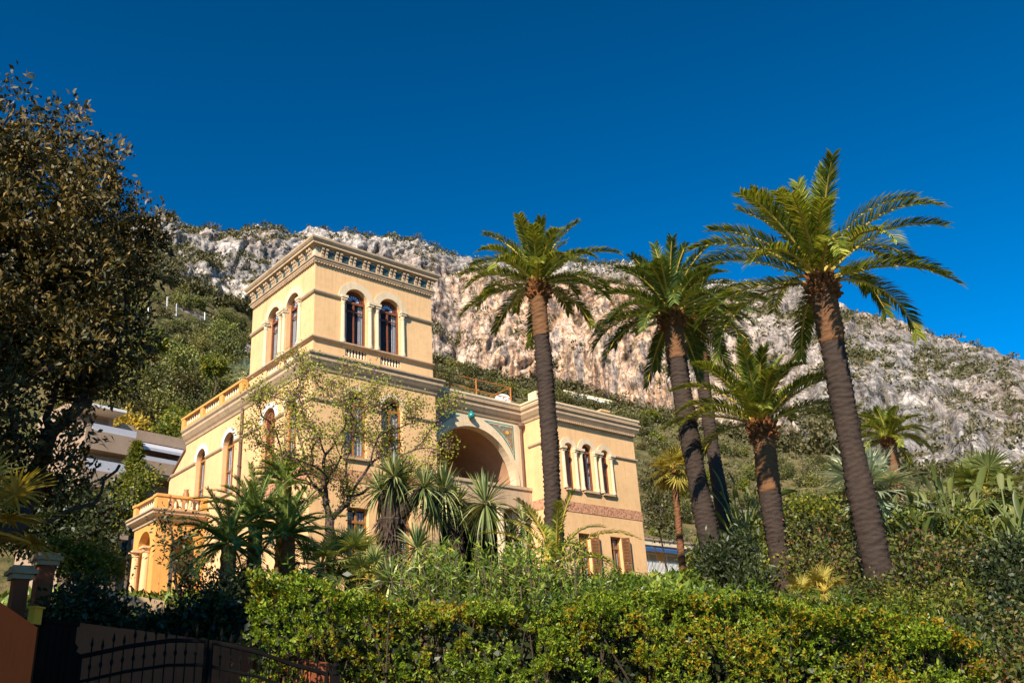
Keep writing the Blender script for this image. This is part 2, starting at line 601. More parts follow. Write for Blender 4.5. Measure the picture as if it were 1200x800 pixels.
def mat_ground():
    t = NT('garden_soil')
    co = t.coord('Object')
    a = t.noise(co, 0.6, 6, 0.65)
    b = t.noise(co, 9, 4, 0.7)
    col = t.ramp(a, [(0.3, (0.055, 0.05, 0.02)), (0.5, (0.12, 0.09, 0.05)), (0.7, (0.05, 0.07, 0.02))])
    col = t.mix(0.4, col, t.ramp(b, [(0.3, (0.03, 0.03, 0.015)), (0.7, (0.16, 0.13, 0.08))]))
    return t.principled(col, 0.95, t.bump(b, 0.7, 0.08), 0.1)
def mat_asphalt():
    t = NT('asphalt')
    co = t.coord('Object')
    b = t.noise(co, 30, 4, 0.7)
    return t.principled(t.ramp(b, [(0.3, (0.035, 0.035, 0.035)), (0.7, (0.065, 0.063, 0.06))]), 0.9, t.bump(b, 0.4, 0.01), 0.2)
def build_ground():
    az = np.linspace(-180, 180, 241)[:-1]
    ss = np.concatenate([[0.5], np.linspace(3, 62, 90), np.geomspace(66, 3000, 26)])
    A, S = np.meshgrid(az, ss, indexing='ij')
    X, Y = polar_np(A, S)
    Z = ground_near(A, S)
    Z = Z + (fbm(X * 0.6, Y * 0.6, 0 * X, 3, 9) - 0.5) * 0.5 * np.clip((S - 16) / 6, 0, 1)
    V = np.stack([X, Y, Z], -1).reshape(-1, 3)
    na, ns = A.shape
    i, j = np.meshgrid(np.arange(na), np.arange(ns - 1), indexing='ij')
    i2 = (i + 1) % na
    F = np.stack([i * ns + j, i2 * ns + j, i2 * ns + j + 1, i * ns + j + 1], -1).reshape(-1, 4)[:, ::-1]
    V = np.vstack([V, [[CAM[0], CAM[1], 0]]])
    g = link('ground', mesh_np('ground', V, F, [mat_ground()], smooth=True))
    tag(g, kind='structure')
    m = MB()
    a = radians(132.0)
    e = np.array([cos(a), sin(a), 0]); n = np.array([sin(a), -cos(a), 0])
    o = np.array([CAM[0], CAM[1], 0.004])
    m.add([o + e * -60 + n * -5, o + e * 60 + n * -5, o + e * 60 + n * 6, o + e * -60 + n * 6], [(0, 3, 2, 1)])
    tag(m.build('road', mat_asphalt()), kind='structure')
build_ground()

def mat_mountain():
    t = NT('limestone_mountain')
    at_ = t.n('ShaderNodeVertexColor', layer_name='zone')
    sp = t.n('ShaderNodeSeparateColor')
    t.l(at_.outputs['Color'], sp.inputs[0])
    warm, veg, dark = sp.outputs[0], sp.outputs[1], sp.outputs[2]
    greyer = t.math('MULTIPLY', at_.outputs['Alpha'], 0.65)
    co = t.coord('Object')
    streak = t.noise(t.coord('Object', (1, 1, 0.09)), 0.10, 8, 0.62, 0.5)
    streak2 = t.noise(t.coord('Object', (1, 1, 0.07)), 0.30, 6, 0.65, 0.4)
    strata = t.noise(t.coord('Object', (0.30, 0.30, 1.5)), 0.16, 7, 0.7, 0.8)
    big = t.noise(co, 0.018, 6, 0.6, 0.5)
    mid = t.noise(co, 0.07, 8, 0.66, 0.3)
    fine = t.noise(co, 0.42, 8, 0.78)
    grey = t.ramp(mid, [(0.391, (0.236, 0.216, 0.207)), (0.452, (0.425, 0.384, 0.354)), (0.514, (0.590, 0.534, 0.488)), (0.568, (0.732, 0.666, 0.610)), (0.622, (0.401, 0.360, 0.329))])
    grey = t.mix(t.ramp(big, [(0.459, (0, 0, 0)), (0.568, (1.003, 1.020, 1.037))]), grey, (0.35, 0.325, 0.31))
    orange = t.ramp(streak, [(0.405, (0.30, 0.20, 0.15)), (0.452, (0.62, 0.33, 0.165)), (0.493, (0.74, 0.55, 0.41)), (0.527, (0.64, 0.37, 0.20)), (0.568, (0.76, 0.53, 0.37)), (0.616, (0.28, 0.22, 0.20))])
    wm = t.n('ShaderNodeMapRange')
    t.l(streak2, wm.inputs[0])
    wm.inputs[1].default_value, wm.inputs[2].default_value = 0.36, 0.58
    wm.inputs[3].default_value, wm.inputs[4].default_value = 0.45, 1.0
    rock = t.mix(t.math('MULTIPLY', warm, wm.outputs[0], True), grey, orange)
    rock = t.mix(0.75, rock, t.ramp(streak2, [(0.391, (0.36, 0.35, 0.36)), (0.446, (0.92, 0.91, 0.9)), (0.500, (1, 1, 1)), (0.568, (1.08, 1.07, 1.05)), (0.622, (0.62, 0.60, 0.60))]), 'MULTIPLY')
    rock = t.mix(0.5, rock, t.ramp(strata, [(0.405, (0.30, 0.28, 0.28)), (0.452, (0.9, 0.89, 0.88)), (0.534, (1.05, 1.04, 1.03)), (0.609, (0.7, 0.68, 0.66))]), 'MULTIPLY')
    rock = t.mix(0.65, rock, t.ramp(fine, [(0.405, (0.35, 0.33, 0.33)), (0.459, (0.88, 0.87, 0.86)), (0.534, (1.05, 1.04, 1.03)), (0.609, (1.15, 1.14, 1.12))]), 'MULTIPLY')
    wv = t.n('ShaderNodeVectorMath', operation='ADD')
    nc_ = t.n('ShaderNodeTexNoise'); nc_.inputs['Scale'].default_value = 0.09; nc_.inputs['Detail'].default_value = 6; t.l(co, nc_.inputs['Vector'])
    sc_ = t.n('ShaderNodeVectorMath', operation='SCALE'); sc_.inputs['Scale'].default_value = 16.0; t.l(nc_.outputs['Color'], sc_.inputs[0])
    t.l(t.coord('Object', (1, 1, 0.38)), wv.inputs[0]); t.l(sc_.outputs[0], wv.inputs[1])
    for vs, wd in ((0.055, 0.05), (0.17, 0.075)):
        vo = t.n('ShaderNodeTexVoronoi', feature='DISTANCE_TO_EDGE'); t.l(wv.outputs[0], vo.inputs['Vector']); vo.inputs['Scale'].default_value = vs
        rock = t.mix(0.75, rock, t.ramp(vo.outputs['Distance'], [(0.0, (0.22, 0.205, 0.20)), (wd * 0.45, (0.66, 0.65, 0.64)), (wd, (1, 1, 1))]), 'MULTIPLY')
    rock = t.mix(greyer, rock, t.mix(1.0, rock, (0.62, 0.63, 0.64), 'MULTIPLY'))
    rock = t.mix(dark, rock, (0.085, 0.075, 0.06))  # hollows darkened in the colour, standing in for self-shadow
    vf = t.noise(co, 0.22, 7, 0.7)
    vegc = t.ramp(vf, [(0.30, (0.030, 0.036, 0.013)), (0.46, (0.085, 0.085, 0.03)), (0.58, (0.19, 0.14, 0.065)), (0.72, (0.12, 0.12, 0.042))])
    vfac = t.n('ShaderNodeMapRange')
    t.l(t.math('ADD', veg, t.math('MULTIPLY_ADD', fine, 0.9)), vfac.inputs[0])
    vfac.inputs[0].links[0].from_node.inputs[1].links[0].from_node.inputs[2].default_value = -0.45
    vfac.inputs[1].default_value, vfac.inputs[2].default_value = 0.42, 0.60
    col = t.mix(vfac.outputs[0], rock, vegc)
    h = t.math('ADD', t.math('MULTIPLY', strata, 1.2), t.math('ADD', t.math('MULTIPLY', fine, 0.7), streak2))
    return t.principled(col, 0.95, t.bump(h, 0.6, 1.6), 0.08)

def build_mountain():
    az = np.concatenate([np.linspace(-42, 11.5, 70), np.linspace(12, 88, 860), np.linspace(88.6, 140, 70)])
    th = np.concatenate([np.linspace(0, 1, 120)[:-1]])
    tc = np.linspace(0, 1, 250)
    tp = np.linspace(0, 1, 14)[1:]
    rows = []
    A = np.repeat(az[:, None], len(th) + len(tc) + len(tp), axis=1)
    b, c = sB(az)[:, None], sC(az)[:, None]
    zb, zc = zB(az)[:, None], zC(az)[:, None]
    s_h = S_NEAR + (b - S_NEAR) * th[None, :] ** 1.1
    z_h = hill(np.repeat(az[:, None], len(th), 1), s_h)
    steep = np.interp(az, [15, 25, 33, 42, 60, 68, 80], [1.0, 1.05, 1.35, 2.0, 1.9, 1.3, 1.1])[:, None]
    tcp = tc[None, :] ** steep
    s_c = b + (c - b) * tcp
    z_c = zb + (zc - zb) * tc[None, :] + 0 * s_c
    s_p = c + tp[None, :] ** 1.6 * 700
    z_p = zc - tp[None, :] * 90 + 0 * s_p
    S = np.hstack([s_h, s_c, s_p])
    Z = np.hstack([z_h, z_c, z_p])
    nh, nc = len(th), len(tc)
    arc = np.radians(A) * 480.0
    # relief: buttresses, gullies, ledges, cracks
    n1 = fbm(arc / 60, Z / 190, 0 * A + 1.7, 4, 21, ridge=True)
    n2 = fbm(arc / 22 + (fbm(arc / 50, Z / 40, 0 * A, 3, 5) - 0.5) * 1.6, Z / 85, S / 120, 5, 33, ridge=True)
    n3 = fbm(arc / 24 + Z * 0.008, Z / 15 + arc * 0.006, 0 * A, 4, 47)
    n4 = fbm(arc / 5.5, Z / 7.5, 0 * A, 4, 51, gain=0.6)
    n5 = fbm(arc / 70, Z / 70, 0 * A + 4, 3, 66)
    t_all = np.hstack([np.zeros_like(s_h), np.repeat(tc[None, :], len(az), 0), np.ones_like(s_p)])
    cl = np.hstack([np.clip((th[None, :] - 0.93) / 0.07, 0, 1) * 0.5 + 0 * s_h, np.clip(0.5 + tc[None, :] * 8, 0, 1) * np.ones_like(s_c), np.clip(1 - tp[None, :] * 3, 0, 1) + 0 * s_p])
    n6 = fbm(arc / 8.0 + Z * 0.02, Z / 34, S / 60, 5, 59, gain=0.6, ridge=True)
    rel = (n1 - 0.62) * 30 - (n2 - 0.6) * 26 + (n3 - 0.5) * 13 + (n4 - 0.5) * 3.0 - (n6 - 0.6) * 11
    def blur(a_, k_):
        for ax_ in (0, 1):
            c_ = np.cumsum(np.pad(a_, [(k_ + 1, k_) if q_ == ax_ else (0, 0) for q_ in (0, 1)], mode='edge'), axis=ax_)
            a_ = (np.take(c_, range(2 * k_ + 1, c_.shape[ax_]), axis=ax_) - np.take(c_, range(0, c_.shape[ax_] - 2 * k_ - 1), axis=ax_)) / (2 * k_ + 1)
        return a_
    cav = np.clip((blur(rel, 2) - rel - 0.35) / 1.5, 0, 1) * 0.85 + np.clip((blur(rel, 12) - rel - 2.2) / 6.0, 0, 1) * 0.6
    S2 = S - rel * cl
    top = np.clip((t_all - 0.86) / 0.14, 0, 1)
    Z2 = Z + cl * top * ((fbm(arc / 26, 0 * A, 0 * A + 3, 5, 71) - 0.5) * 11 + (n4 - 0.5) * 4)
    X, Y = polar_np(A, S2)
    P = np.stack([X, Y, Z2], -1)
    # surface slope -> where scrub can hold
    du = np.gradient(P, axis=0); dv = np.gradient(P, axis=1)
    N = np.cross(du, dv)
    N /= np.linalg.norm(N, axis=-1, keepdims=True) + 1e-9
    nzv = np.abs(N[..., 2])
    isc = np.hstack([np.zeros_like(s_h), np.ones_like(s_c), np.ones_like(s_p)])
    patch = fbm(arc / 38, Z / 22, 0 * A + 8, 5, 81)
    right = np.interp(A, [15, 26, 34, 40], [1.0, 0.9, 0.35, 0.0])
    leftz = np.interp(A, [60, 66, 70], [0.0, 0.6, 1.0])
    veg_c = np.clip((nzv - 0.50) * 1.3, 0, 0.6) + np.clip((patch - 0.515) * 4.5, 0, 1) * (0.35 + 0.28 * right + 0.12 * leftz)
    veg_c += np.clip(1 - t_all / (0.05 + 0.08 * patch), 0, 1) * 0.9 + np.clip((t_all - 0.95) * 14, 0, 1) * (patch - 0.25)
    veg_h = 0.9 - np.clip((fbm(arc / 30, S / 30, 0 * A, 4, 91) - 0.60) * 5, 0, 1) * 0.55
    outc = np.hstack([((th[None, :] > 0.74) & (th[None, :] < 0.86)) * np.ones_like(s_h), np.zeros_like(s_c), np.zeros_like(s_p)]) * np.clip((A - 62.5) / 1.5, 0, 1) * np.clip((70.5 - A) / 1.5, 0, 1)
    veg_h = veg_h - outc * np.clip((fbm(arc / 14, S / 14, 0 * A, 4, 97) - 0.36) * 6, 0, 1) * 0.75
    veg = np.where(isc > 0, np.clip(veg_c, 0, 1), np.clip(veg_h, 0, 1))
    warmz = np.exp(-((A - 44.5) / 8.5) ** 2) * np.clip((0.84 - t_all) / 0.2, 0, 1) * 1.25
    warmz += np.clip((n5 - 0.50) * 3.2, 0, 1) * np.interp(A, [14, 30, 50, 60, 75], [0.35, 0.45, 0.5, 0.45, 0.4])
    warm = np.clip(warmz * isc, 0, 1)
    dark = np.clip(cav, 0, 0.9) * isc  # crease shade for the rock colour, taken from hollows of the relief
    veg = np.clip(veg + np.where(isc > 0, np.clip(cav - 0.45, 0, 1) * 0.5, 0), 0, 1)
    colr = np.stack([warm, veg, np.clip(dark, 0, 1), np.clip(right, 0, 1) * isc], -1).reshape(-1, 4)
    na, ns = A.shape
    i, j = np.meshgrid(np.arange(na - 1), np.arange(ns - 1), indexing='ij')
    F = np.stack([i * ns + j, (i + 1) * ns + j, (i + 1) * ns + j + 1, i * ns + j + 1], -1).reshape(-1, 4)[:, ::-1]
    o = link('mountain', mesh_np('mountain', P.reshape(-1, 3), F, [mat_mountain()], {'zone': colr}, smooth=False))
    tag(o, kind='structure')
    return dict(P=P, az=az, S=S2, veg=veg, isc=isc, right=right, t=t_all, nh=nh, nc=nc, patch=patch)
MT = build_mountain()

# ------------------------------------------------------------------ the villa
def seg_arch_ring(mb, face, pos, uc, zs, ri, ro, proud, th, n=16):
    out = [(uc - ro * cos(pi * k / n), zs + ro * sin(pi * k / n)) for k in range(n + 1)]
    inn = [(uc + ri * cos(pi * k / n), zs + ri * sin(pi * k / n)) for k in range(n + 1)]
    plate(mb, face, pos, out + inn, (), th, -proud)

BAL_PROF = [(0.045, 0.0), (0.045, 0.03), (0.028, 0.05), (0.05, 0.13), (0.042, 0.19), (0.022, 0.27), (0.030, 0.30), (0.022, 0.325), (0.045, 0.345), (0.045, 0.37)]
def bal_mesh(h, k=1.0, m=None):
    mb = MB().lathe([(r * k, z * h / 0.37) for r, z in BAL_PROF], seg=8)
    return mb.mesh('baluster', m or PALE, True)
COLP = [(0.13, 0), (0.13, 0.07), (0.10, 0.09), (0.115, 0.12), (0.085, 0.16), (0.082, 0.5)]
def column(parent, x, y, z0, z1, r=0.085, m=None, name='column'):
    h = z1 - z0
    k = r / 0.085
    p = [(0.125 * k, 0), (0.125 * k, 0.06), (0.10 * k, 0.075), (0.112 * k, 0.10), (0.088 * k, 0.14), (r, h * 0.5), (0.076 * k, h - 0.24), (0.095 * k, h - 0.22), (0.078 * k, h - 0.20), (0.11 * k, h - 0.09), (0.115 * k, h - 0.075)]
    mb = MB().lathe(p, (x, y, z0), 14)
    mb.box((x - 0.125 * k, y - 0.125 * k, z1 - 0.075), (x + 0.125 * k, y + 0.125 * k, z1))
    return mb.build(name, m or PALE, parent, False)

def window(parent, face, pos, uc, z0, half, zs, kind='glazed', wood=None, rise=None, fan=False, depth=0.16, label=None):
    """window in an opening; zs None means a square head at z0..rise"""
    wood = wood or FRAME
    g = 0.004
    h = half - g
    square = rise is not None
    top = rise if square else zs + h
    outer = rect(uc - h, uc + h, z0 + g, rise - g) if square else arch(uc, z0 + g, h, zs, 14)
    k = 0.065
    inner = rect(uc - h + k, uc + h - k, z0 + k, rise - k) if square else arch(uc, z0 + k, h - k, zs, 14)
    mb = MB()
    plate(mb, face, pos, outer, [inner[::-1]], 0.07, depth)
    d0, d1 = depth + 0.004, depth + 0.055
    if kind == 'glazed':
        fbox(mb, face, pos, uc - 0.035, uc + 0.035, z0 + k + .002, (top - k - .002) if square else zs - 0.045, d0, d1)
        tz = zs if not square else z0 + (rise - z0) * 0.78
        fbox(mb, face, pos, uc - h + k + .002, uc + h - k - .002, tz - 0.045, tz + 0.045, depth - 0.012, depth + 0.06)
        tz2 = z0 + (tz - z0) * (0.80 if fan else 0.5)
        for sgn in (-1, 1):
            a, b = sorted((uc + sgn * 0.037, uc + sgn * (h - k - .002)))
            fbox(mb, face, pos, a, b, tz2 - 0.02, tz2 + 0.02, d0 + .006, d1 - .006)
            fbox(mb, face, pos, a, b, z0 + k + .002, z0 + k + 0.07, d0 + .003, d1 - .003)
        if not square and not fan:
            fbox(mb, face, pos, uc - 0.02, uc + 0.02, zs + 0.047, top - k - .004, d0, d1)
    win = mb.build('window', wood, parent)
    if label: win['label'] = label
    if kind == 'shuttered':
        sb = MB()
        plate(sb, face, pos, outer_in(inner, uc, 0.003), [outer_in(inner, uc, 0.05)[::-1]], 0.045, depth - 0.05)
        zz = z0 + 0.13
        while zz < top - 0.1:
            hw = h - k - 0.05
            if zz > zs: hw = sqrt(max(0.0, (h - k - 0.05) ** 2 - (zz - zs) ** 2))
            if hw > 0.05:
                if face == 'F':
                    sb.obox((uc, pos + depth - 0.03, zz), (1, 0, 0), (0, 0.6, 0.8), (0, -0.8, 0.6), (-hw, -0.03, -0.006), (hw, 0.03, 0.006))
                else:
                    sb.obox((pos + depth - 0.03, uc, zz), (0, 1, 0), (0.6, 0, 0.8), (-0.8, 0, 0.6), (-hw, -0.03, -0.006), (hw, 0.03, 0.006))
            zz += 0.062
        fbox(sb, face, pos, uc - 0.03, uc + 0.03, z0 + 0.12, zs + h * 0.7, depth - 0.056, depth - 0.012)
        sb.build('shutter', SHUT, win)
    pm = MB()
    plate(pm, face, pos, inner, (), 0.008, depth + 0.03)
    pm.build('pane', GLASS, win)
    if kind == 'glazed':
        cm = MB()
        zt = zs - 0.03 if not square else rise - 0.1
        for sgn in (-1, 1):
            for q in range(5):                           # gathered curtain folds
                wv = (h - k) * (0.085 if fan else 0.165)
                a = uc + sgn * (h - k - q * wv)
                b = uc + sgn * (h - k - (q + 1) * wv)
                dd = depth + 0.09 + 0.03 * (q % 2)
                fbox(cm, face, pos, min(a, b), max(a, b) - 0.003, z0 + 0.02, zt, dd, dd + 0.008)
        cm.build('curtain', LINEN, win)
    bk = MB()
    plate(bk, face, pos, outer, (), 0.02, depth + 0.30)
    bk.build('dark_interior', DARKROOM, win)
    if fan:
        fm = MB()
        for q in range(7):
            a0 = pi * (q + 0.12) / 7; a1 = pi * (q + 0.88) / 7
            r0, r1, r2 = 0.08, (h - k) * 0.52, (h - k) * 0.60
            am = (a0 + a1) / 2
            poly = [(uc + r0 * cos(am), zs + 0.05 + r0 * sin(am)), (uc + r1 * cos(a0), zs + 0.05 + r1 * sin(a0)), (uc + r2 * cos(am), zs + 0.05 + r2 * sin(am)), (uc + r1 * cos(a1), zs + 0.05 + r1 * sin(a1))]
            plate(fm, face, pos, poly, (), 0.012, depth + 0.012)
        fm.build('fanlight_petals', mat_plain('pale_blue_glass', (0.34, 0.48, 0.66), 0.3, 0.2, 8) if 'pale_blue_glass' not in bpy.data.materials else bpy.data.materials['pale_blue_glass'], win)
        rm = MB()
        for q in range(9):
            a = pi * (q + 0.5) / 9
            rr = (h - k) * 0.80
            c = (uc + rr * cos(a), zs + 0.03 + rr * sin(a) * 0.95)
            ring = [(c[0] + 0.055 * cos(2 * pi * j / 10), c[1] + 0.055 * sin(2 * pi * j / 10)) for j in range(10)]
            rin = [(c[0] + 0.030 * cos(2 * pi * j / 10), c[1] + 0.030 * sin(2 * pi * j / 10)) for j in range(10)]
            plate(rm, face, pos, ring, [rin[::-1]], 0.012, depth + 0.006)
        rm.build('fanlight_tracery', FRAME, win)
    return win
def outer_in(poly, uc, d):
    us = [p[0] for p in poly]; zs_ = [p[1] for p in poly]
    u0, u1, z0, z1 = min(us), max(us), min(zs_), max(zs_)
    return [(uc + (u - uc) * (1 - 2 * d / (u1 - u0)), z0 + d + (z - z0) * (1 - 2 * d / (z1 - z0))) for u, z in poly]

V_ = empty('villa', (0, 0, 5.3), 'tall cream and ochre Italianate villa with a square belvedere tower and a deep arched loggia', 'villa')

def wall(face, pos, outline, holes, m=STUCCO, th=0.32, name='wall'):
    mb = MB()
    plate(mb, face, pos, outline, [h[::-1] for h in holes], th)
    return mb.build(name, m, V_)

# ---- openings
TF = [(1.72, 14.50, 0.49, 16.22), (3.20, 14.50, 0.49, 16.22)]       # tower front: u, sill, half, spring
TL = [(1.55, 14.50, 0.49, 16.22), (3.02, 14.50, 0.49, 16.22)]       # tower left
FF = [(1.75, 10.32, 0.46, 12.30), (3.26, 10.32, 0.46, 12.30)]       # first floor front
LF = [(1.45, 10.32, 0.42, 12.22), (3.06, 10.25, 0.50, 12.20), (6.33, 10.25, 0.50, 12.16), (8.87, 9.86, 0.45, 12.20)]
GF = [(1.86, 6.55, 0.42, 8.60), (3.60, 6.55, 0.42, 8.60)]
RW = [(12.16, 10.42, 0.27, 12.12), (13.28, 10.42, 0.34, 12.16), (14.36, 10.42, 0.26, 12.12)]
RG = [(12.66, 6.50, 0.33, 8.62), (14.55, 6.55, 0.33, 8.62)]

# ---- main block and tower walls
H = [arch(u, z, h, s) for u, z, h, s in TF + FF] + [rect(u - h, u + h, z, s) for u, z, h, s in GF]
BALF = [(1.28, 2.17), (2.76, 3.65)]                                 # balustraded recesses under the tower windows
H += [rect(a, b, 14.0, 14.33) for a, b in BALF]
wall('F', 0, [(0, 4.0), (0, 17.5), (5.15, 17.5), (5.15, 13.9), (5.23, 13.9), (5.23, 4.0)], H)
BALL = [(1.10, 2.0), (2.57, 3.47)]
H = [arch(u, z, h, s) for u, z, h, s in TL + LF] + [rect(a, b, 14.0, 14.33) for a, b in BALL]
wall('L', 0, [(0.32, 4.0), (0.32, 17.5), (4.86, 17.5), (4.86, 13.9), (10.5, 13.9), (10.5, 12.95), (12.05, 12.0), (12.05, 4.0)], H)
mb = MB()
for a_, b_ in (((4.83, 0.33, 13.9), (5.15, 4.86, 17.5)), ((0.33, 4.54, 13.9), (4.82, 4.86, 17.5)), ((4.91, 0.33, 4.0), (5.228, 10.19, 13.89)),
               ((0.33, 10.2, 4), (16.4, 10.5, 13.6)), ((16.08, 0.33, 4), (16.4, 10.19, 13.6)), ((0.33, 11.75, 4), (5, 12.04, 11.6))):
    m2 = MB(); m2.box(a_, b_); m2.build('wall', STUCCO, V_)
# dark core so that no daylight leaks through from behind
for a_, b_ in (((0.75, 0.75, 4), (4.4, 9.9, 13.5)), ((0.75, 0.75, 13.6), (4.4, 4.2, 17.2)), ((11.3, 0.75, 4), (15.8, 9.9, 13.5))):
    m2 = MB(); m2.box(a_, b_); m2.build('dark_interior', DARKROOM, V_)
# annex lean-to roof
mb = MB(); mb.add([(-0.06, 10.52, 12.98), (-0.06, 12.1, 12.02), (5, 12.1, 12.02), (5, 10.52, 12.98), (-0.06, 10.52, 13.08), (-0.06, 12.1, 12.12), (5, 12.1, 12.12), (5, 10.52, 13.08)],
                  [(0, 1, 2, 3), (7, 6, 5, 4), (0, 4, 5, 1), (1, 5, 6, 2), (2, 6, 7, 3), (3, 7, 4, 0)])
mb.build('lean_to_roof', PIPE, V_)

# ---- tower windows, columns, arch trims
for face, spec in (('F', TF), ('L', TL)):
    for u, z, h, s in spec:
        window(V_, face, 0, u, z, h, s, fan=True, depth=0.17)
        mb = MB(); seg_arch_ring(mb, face, 0, u, s, h + 0.002, h + 0.27, 0.035, 0.034); mb.build('arch_trim', PALE, V_)
    us = [spec[0][0] - 0.56, spec[0][0] + 0.585, spec[1][0] - 0.585, spec[1][0] + 0.56]
    for u in us:
        if face == 'F': column(V_, u, -0.035, 14.47, 16.20, 0.075)
        else: column(V_, -0.035, u, 14.47, 16.20, 0.075)
# string course at springing (interrupted by the windows)
def strip(path, prof, name='string_course', m=STONE):
    mm = MB(); sweep(mm, path, prof); return mm.build(name, m, V_)
def vbox(name, m, a, b):
    mm = MB(); mm.box(a, b); return mm.build(name, m, V_)
SP = [(0.0, 16.13), (0.06, 16.15), (0.09, 16.20), (0.09, 16.25), (0.0, 16.26)]
strip([(0, TL[0][0] - 0.70), (0, 0), (TF[0][0] - 0.70, 0)], SP)
strip([(TF[1][0] + 0.70, 0), (5.15, 0)], SP)
strip([(0, 4.86), (0, TL[1][0] + 0.70)], SP)
vbox('impost_block', PALE, (2.46 - 0.27, -0.17, 16.2), (2.46 + 0.27, -0.001, 16.30))
vbox('impost_block', PALE, (-0.17, 2.285 - 0.27, 16.2), (-0.001, 2.285 + 0.27, 16.30))
for u in (TF[0][0] - 0.56, TF[1][0] + 0.56): vbox('impost_block', PALE, (u - 0.135, -0.17, 16.2), (u + 0.135, -0.001, 16.30))
for u in (TL[0][0] - 0.56, TL[1][0] + 0.56): vbox('impost_block', PALE, (-0.17, u - 0.135, 16.2), (-0.001, u + 0.135, 16.30))
# sill string
mb = MB(); sweep(mb, [(0, 4.86), (0, 0), (5.15, 0)], [(0.0, 14.345), (0.07, 14.36), (0.13, 14.41), (0.13, 14.46), (0.0, 14.475)]); mb.build('string_course', STONE, V_)
bm_ = bal_mesh(0.325, 0.95)
for face, spec in (('F', BALF), ('L', BALL)):
    for a, b in spec:
        mb = MB(); fbox(mb, face, 0, a + .002, b - .002, 14.002, 14.328, 0.16, 0.19)
        bl = mb.build('balustrade', TERRA, V_)
        for q in range(7):
            u = a + (b - a) * (q + 0.5) / 7
            link('baluster', bm_, bl, (u, 0.07, 14.002) if face == 'F' else (0.07, u, 14.002))

# ---- tower entablature
TP = [(0, 4.86), (0, 0), (5.15, 0), (5.15, 4.86)]
mb = MB(); sweep(mb, TP, [(-0.3, 17.40), (0.05, 17.40), (0.09, 17.45), (0.09, 17.50), (0.13, 17.53), (0.13, 17.57), (-0.3, 17.575)], True); mb.build('moulding', STONE, V_)
mb = MB(); sweep(mb, TP, [(-0.3, 17.58), (0.03, 17.58), (0.03, 17.98), (-0.3, 17.98)], True); mb.build('frieze', PALE, V_)
mb = MB(); sweep(mb, TP, [(-0.35, 17.985), (0.10, 17.985), (0.13, 18.01), (0.22, 18.03), (0.22, 18.11), (0.25, 18.13), (0.30, 18.20), (0.31, 18.27), (-0.2, 18.31), (-0.35, 18.26)], True)
mb.build('cornice', STONE, V_)
mb = MB(); mb.add([(-0.24, -0.24, 18.30), (5.39, -0.24, 18.30), (5.39, 5.10, 18.30), (-0.24, 5.10, 18.30), (2.57, 2.43, 18.75)], [(0, 1, 4), (1, 2, 4), (2, 3, 4), (3, 0, 4)]); mb.build('roof', ROOFM, V_)
nb = 8
def comb(face, pos, u0, u1, z0, z1, zb, pitch, gap, th, proud):
    pts = [(u0, zb), (u1, zb)]
    n_ = int((u1 - u0) / pitch)
    for q in range(n_ - 1, -1, -1):
        a_ = u0 + q * pitch
        pts += [(a_ + pitch, z1), (a_ + pitch - gap * 0.5, z1), (a_ + pitch - gap * 0.5, z0), (a_ + gap * 0.5, z0), (a_ + gap * 0.5, z1)]
    pts.append((u0, z1))
    m_ = MB(); plate(m_, face, pos, pts, (), th, -proud)
    return m_.build('dentil_course', STONE, V_)
comb('F', 0, -0.08, 5.2, 17.335, 17.385, 17.398, 0.117, 0.055, 0.084, 0.088)
comb('L', 0, 0.01, 4.86, 17.335, 17.385, 17.398, 0.117, 0.055, 0.084, 0.088)
for k in range(nb):
    u = 0.62 + k * (5.15 - 0.62 - 0.32) / (nb - 1) * 0.985
    mb = MB(); mb.box((u - 0.14, -0.042, 17.64), (u + 0.14, -0.031, 17.93)); mb.build('tile_panel', BLUETILE, V_)
    mb = MB(); mb.box((-0.042, u * 0.94 - 0.11, 17.64), (-0.031, u * 0.94 + 0.11, 17.92)); mb.build('tile_panel', BLUETILE, V_)
br = MB()
def bracket(mb, face, u):
    for dz0, dz1, dd in ((17.62, 17.76, 0.075), (17.76, 17.88, 0.105), (17.88, 17.983, 0.155)):
        if face == 'F': mb.box((u - 0.048, -dd, dz0), (u + 0.048, -0.031, dz1 - .002))
        else: mb.box((-dd, u - 0.048, dz0), (-0.031, u + 0.048, dz1 - .002))
for k in range(nb + 1):
    um = 0.62 + (k - 0.5) * (5.15 - 0.94) / (nb - 1) * 0.985
    for d in (-0.085, 0.085):
        b1 = MB(); bracket(b1, 'F', um + d); b1.build('bracket', STONE, V_)
        b1 = MB(); bracket(b1, 'L', max(0.1, (um + d) * 0.94)); b1.build('bracket', STONE, V_)
mb = MB(); mb.box((0.35, 0.35, 18.3), (0.85, 0.80, 18.62)); mb.box((0.30, 0.30, 18.62), (0.90, 0.85, 18.68)); mb.build('chimney', PALE, V_)

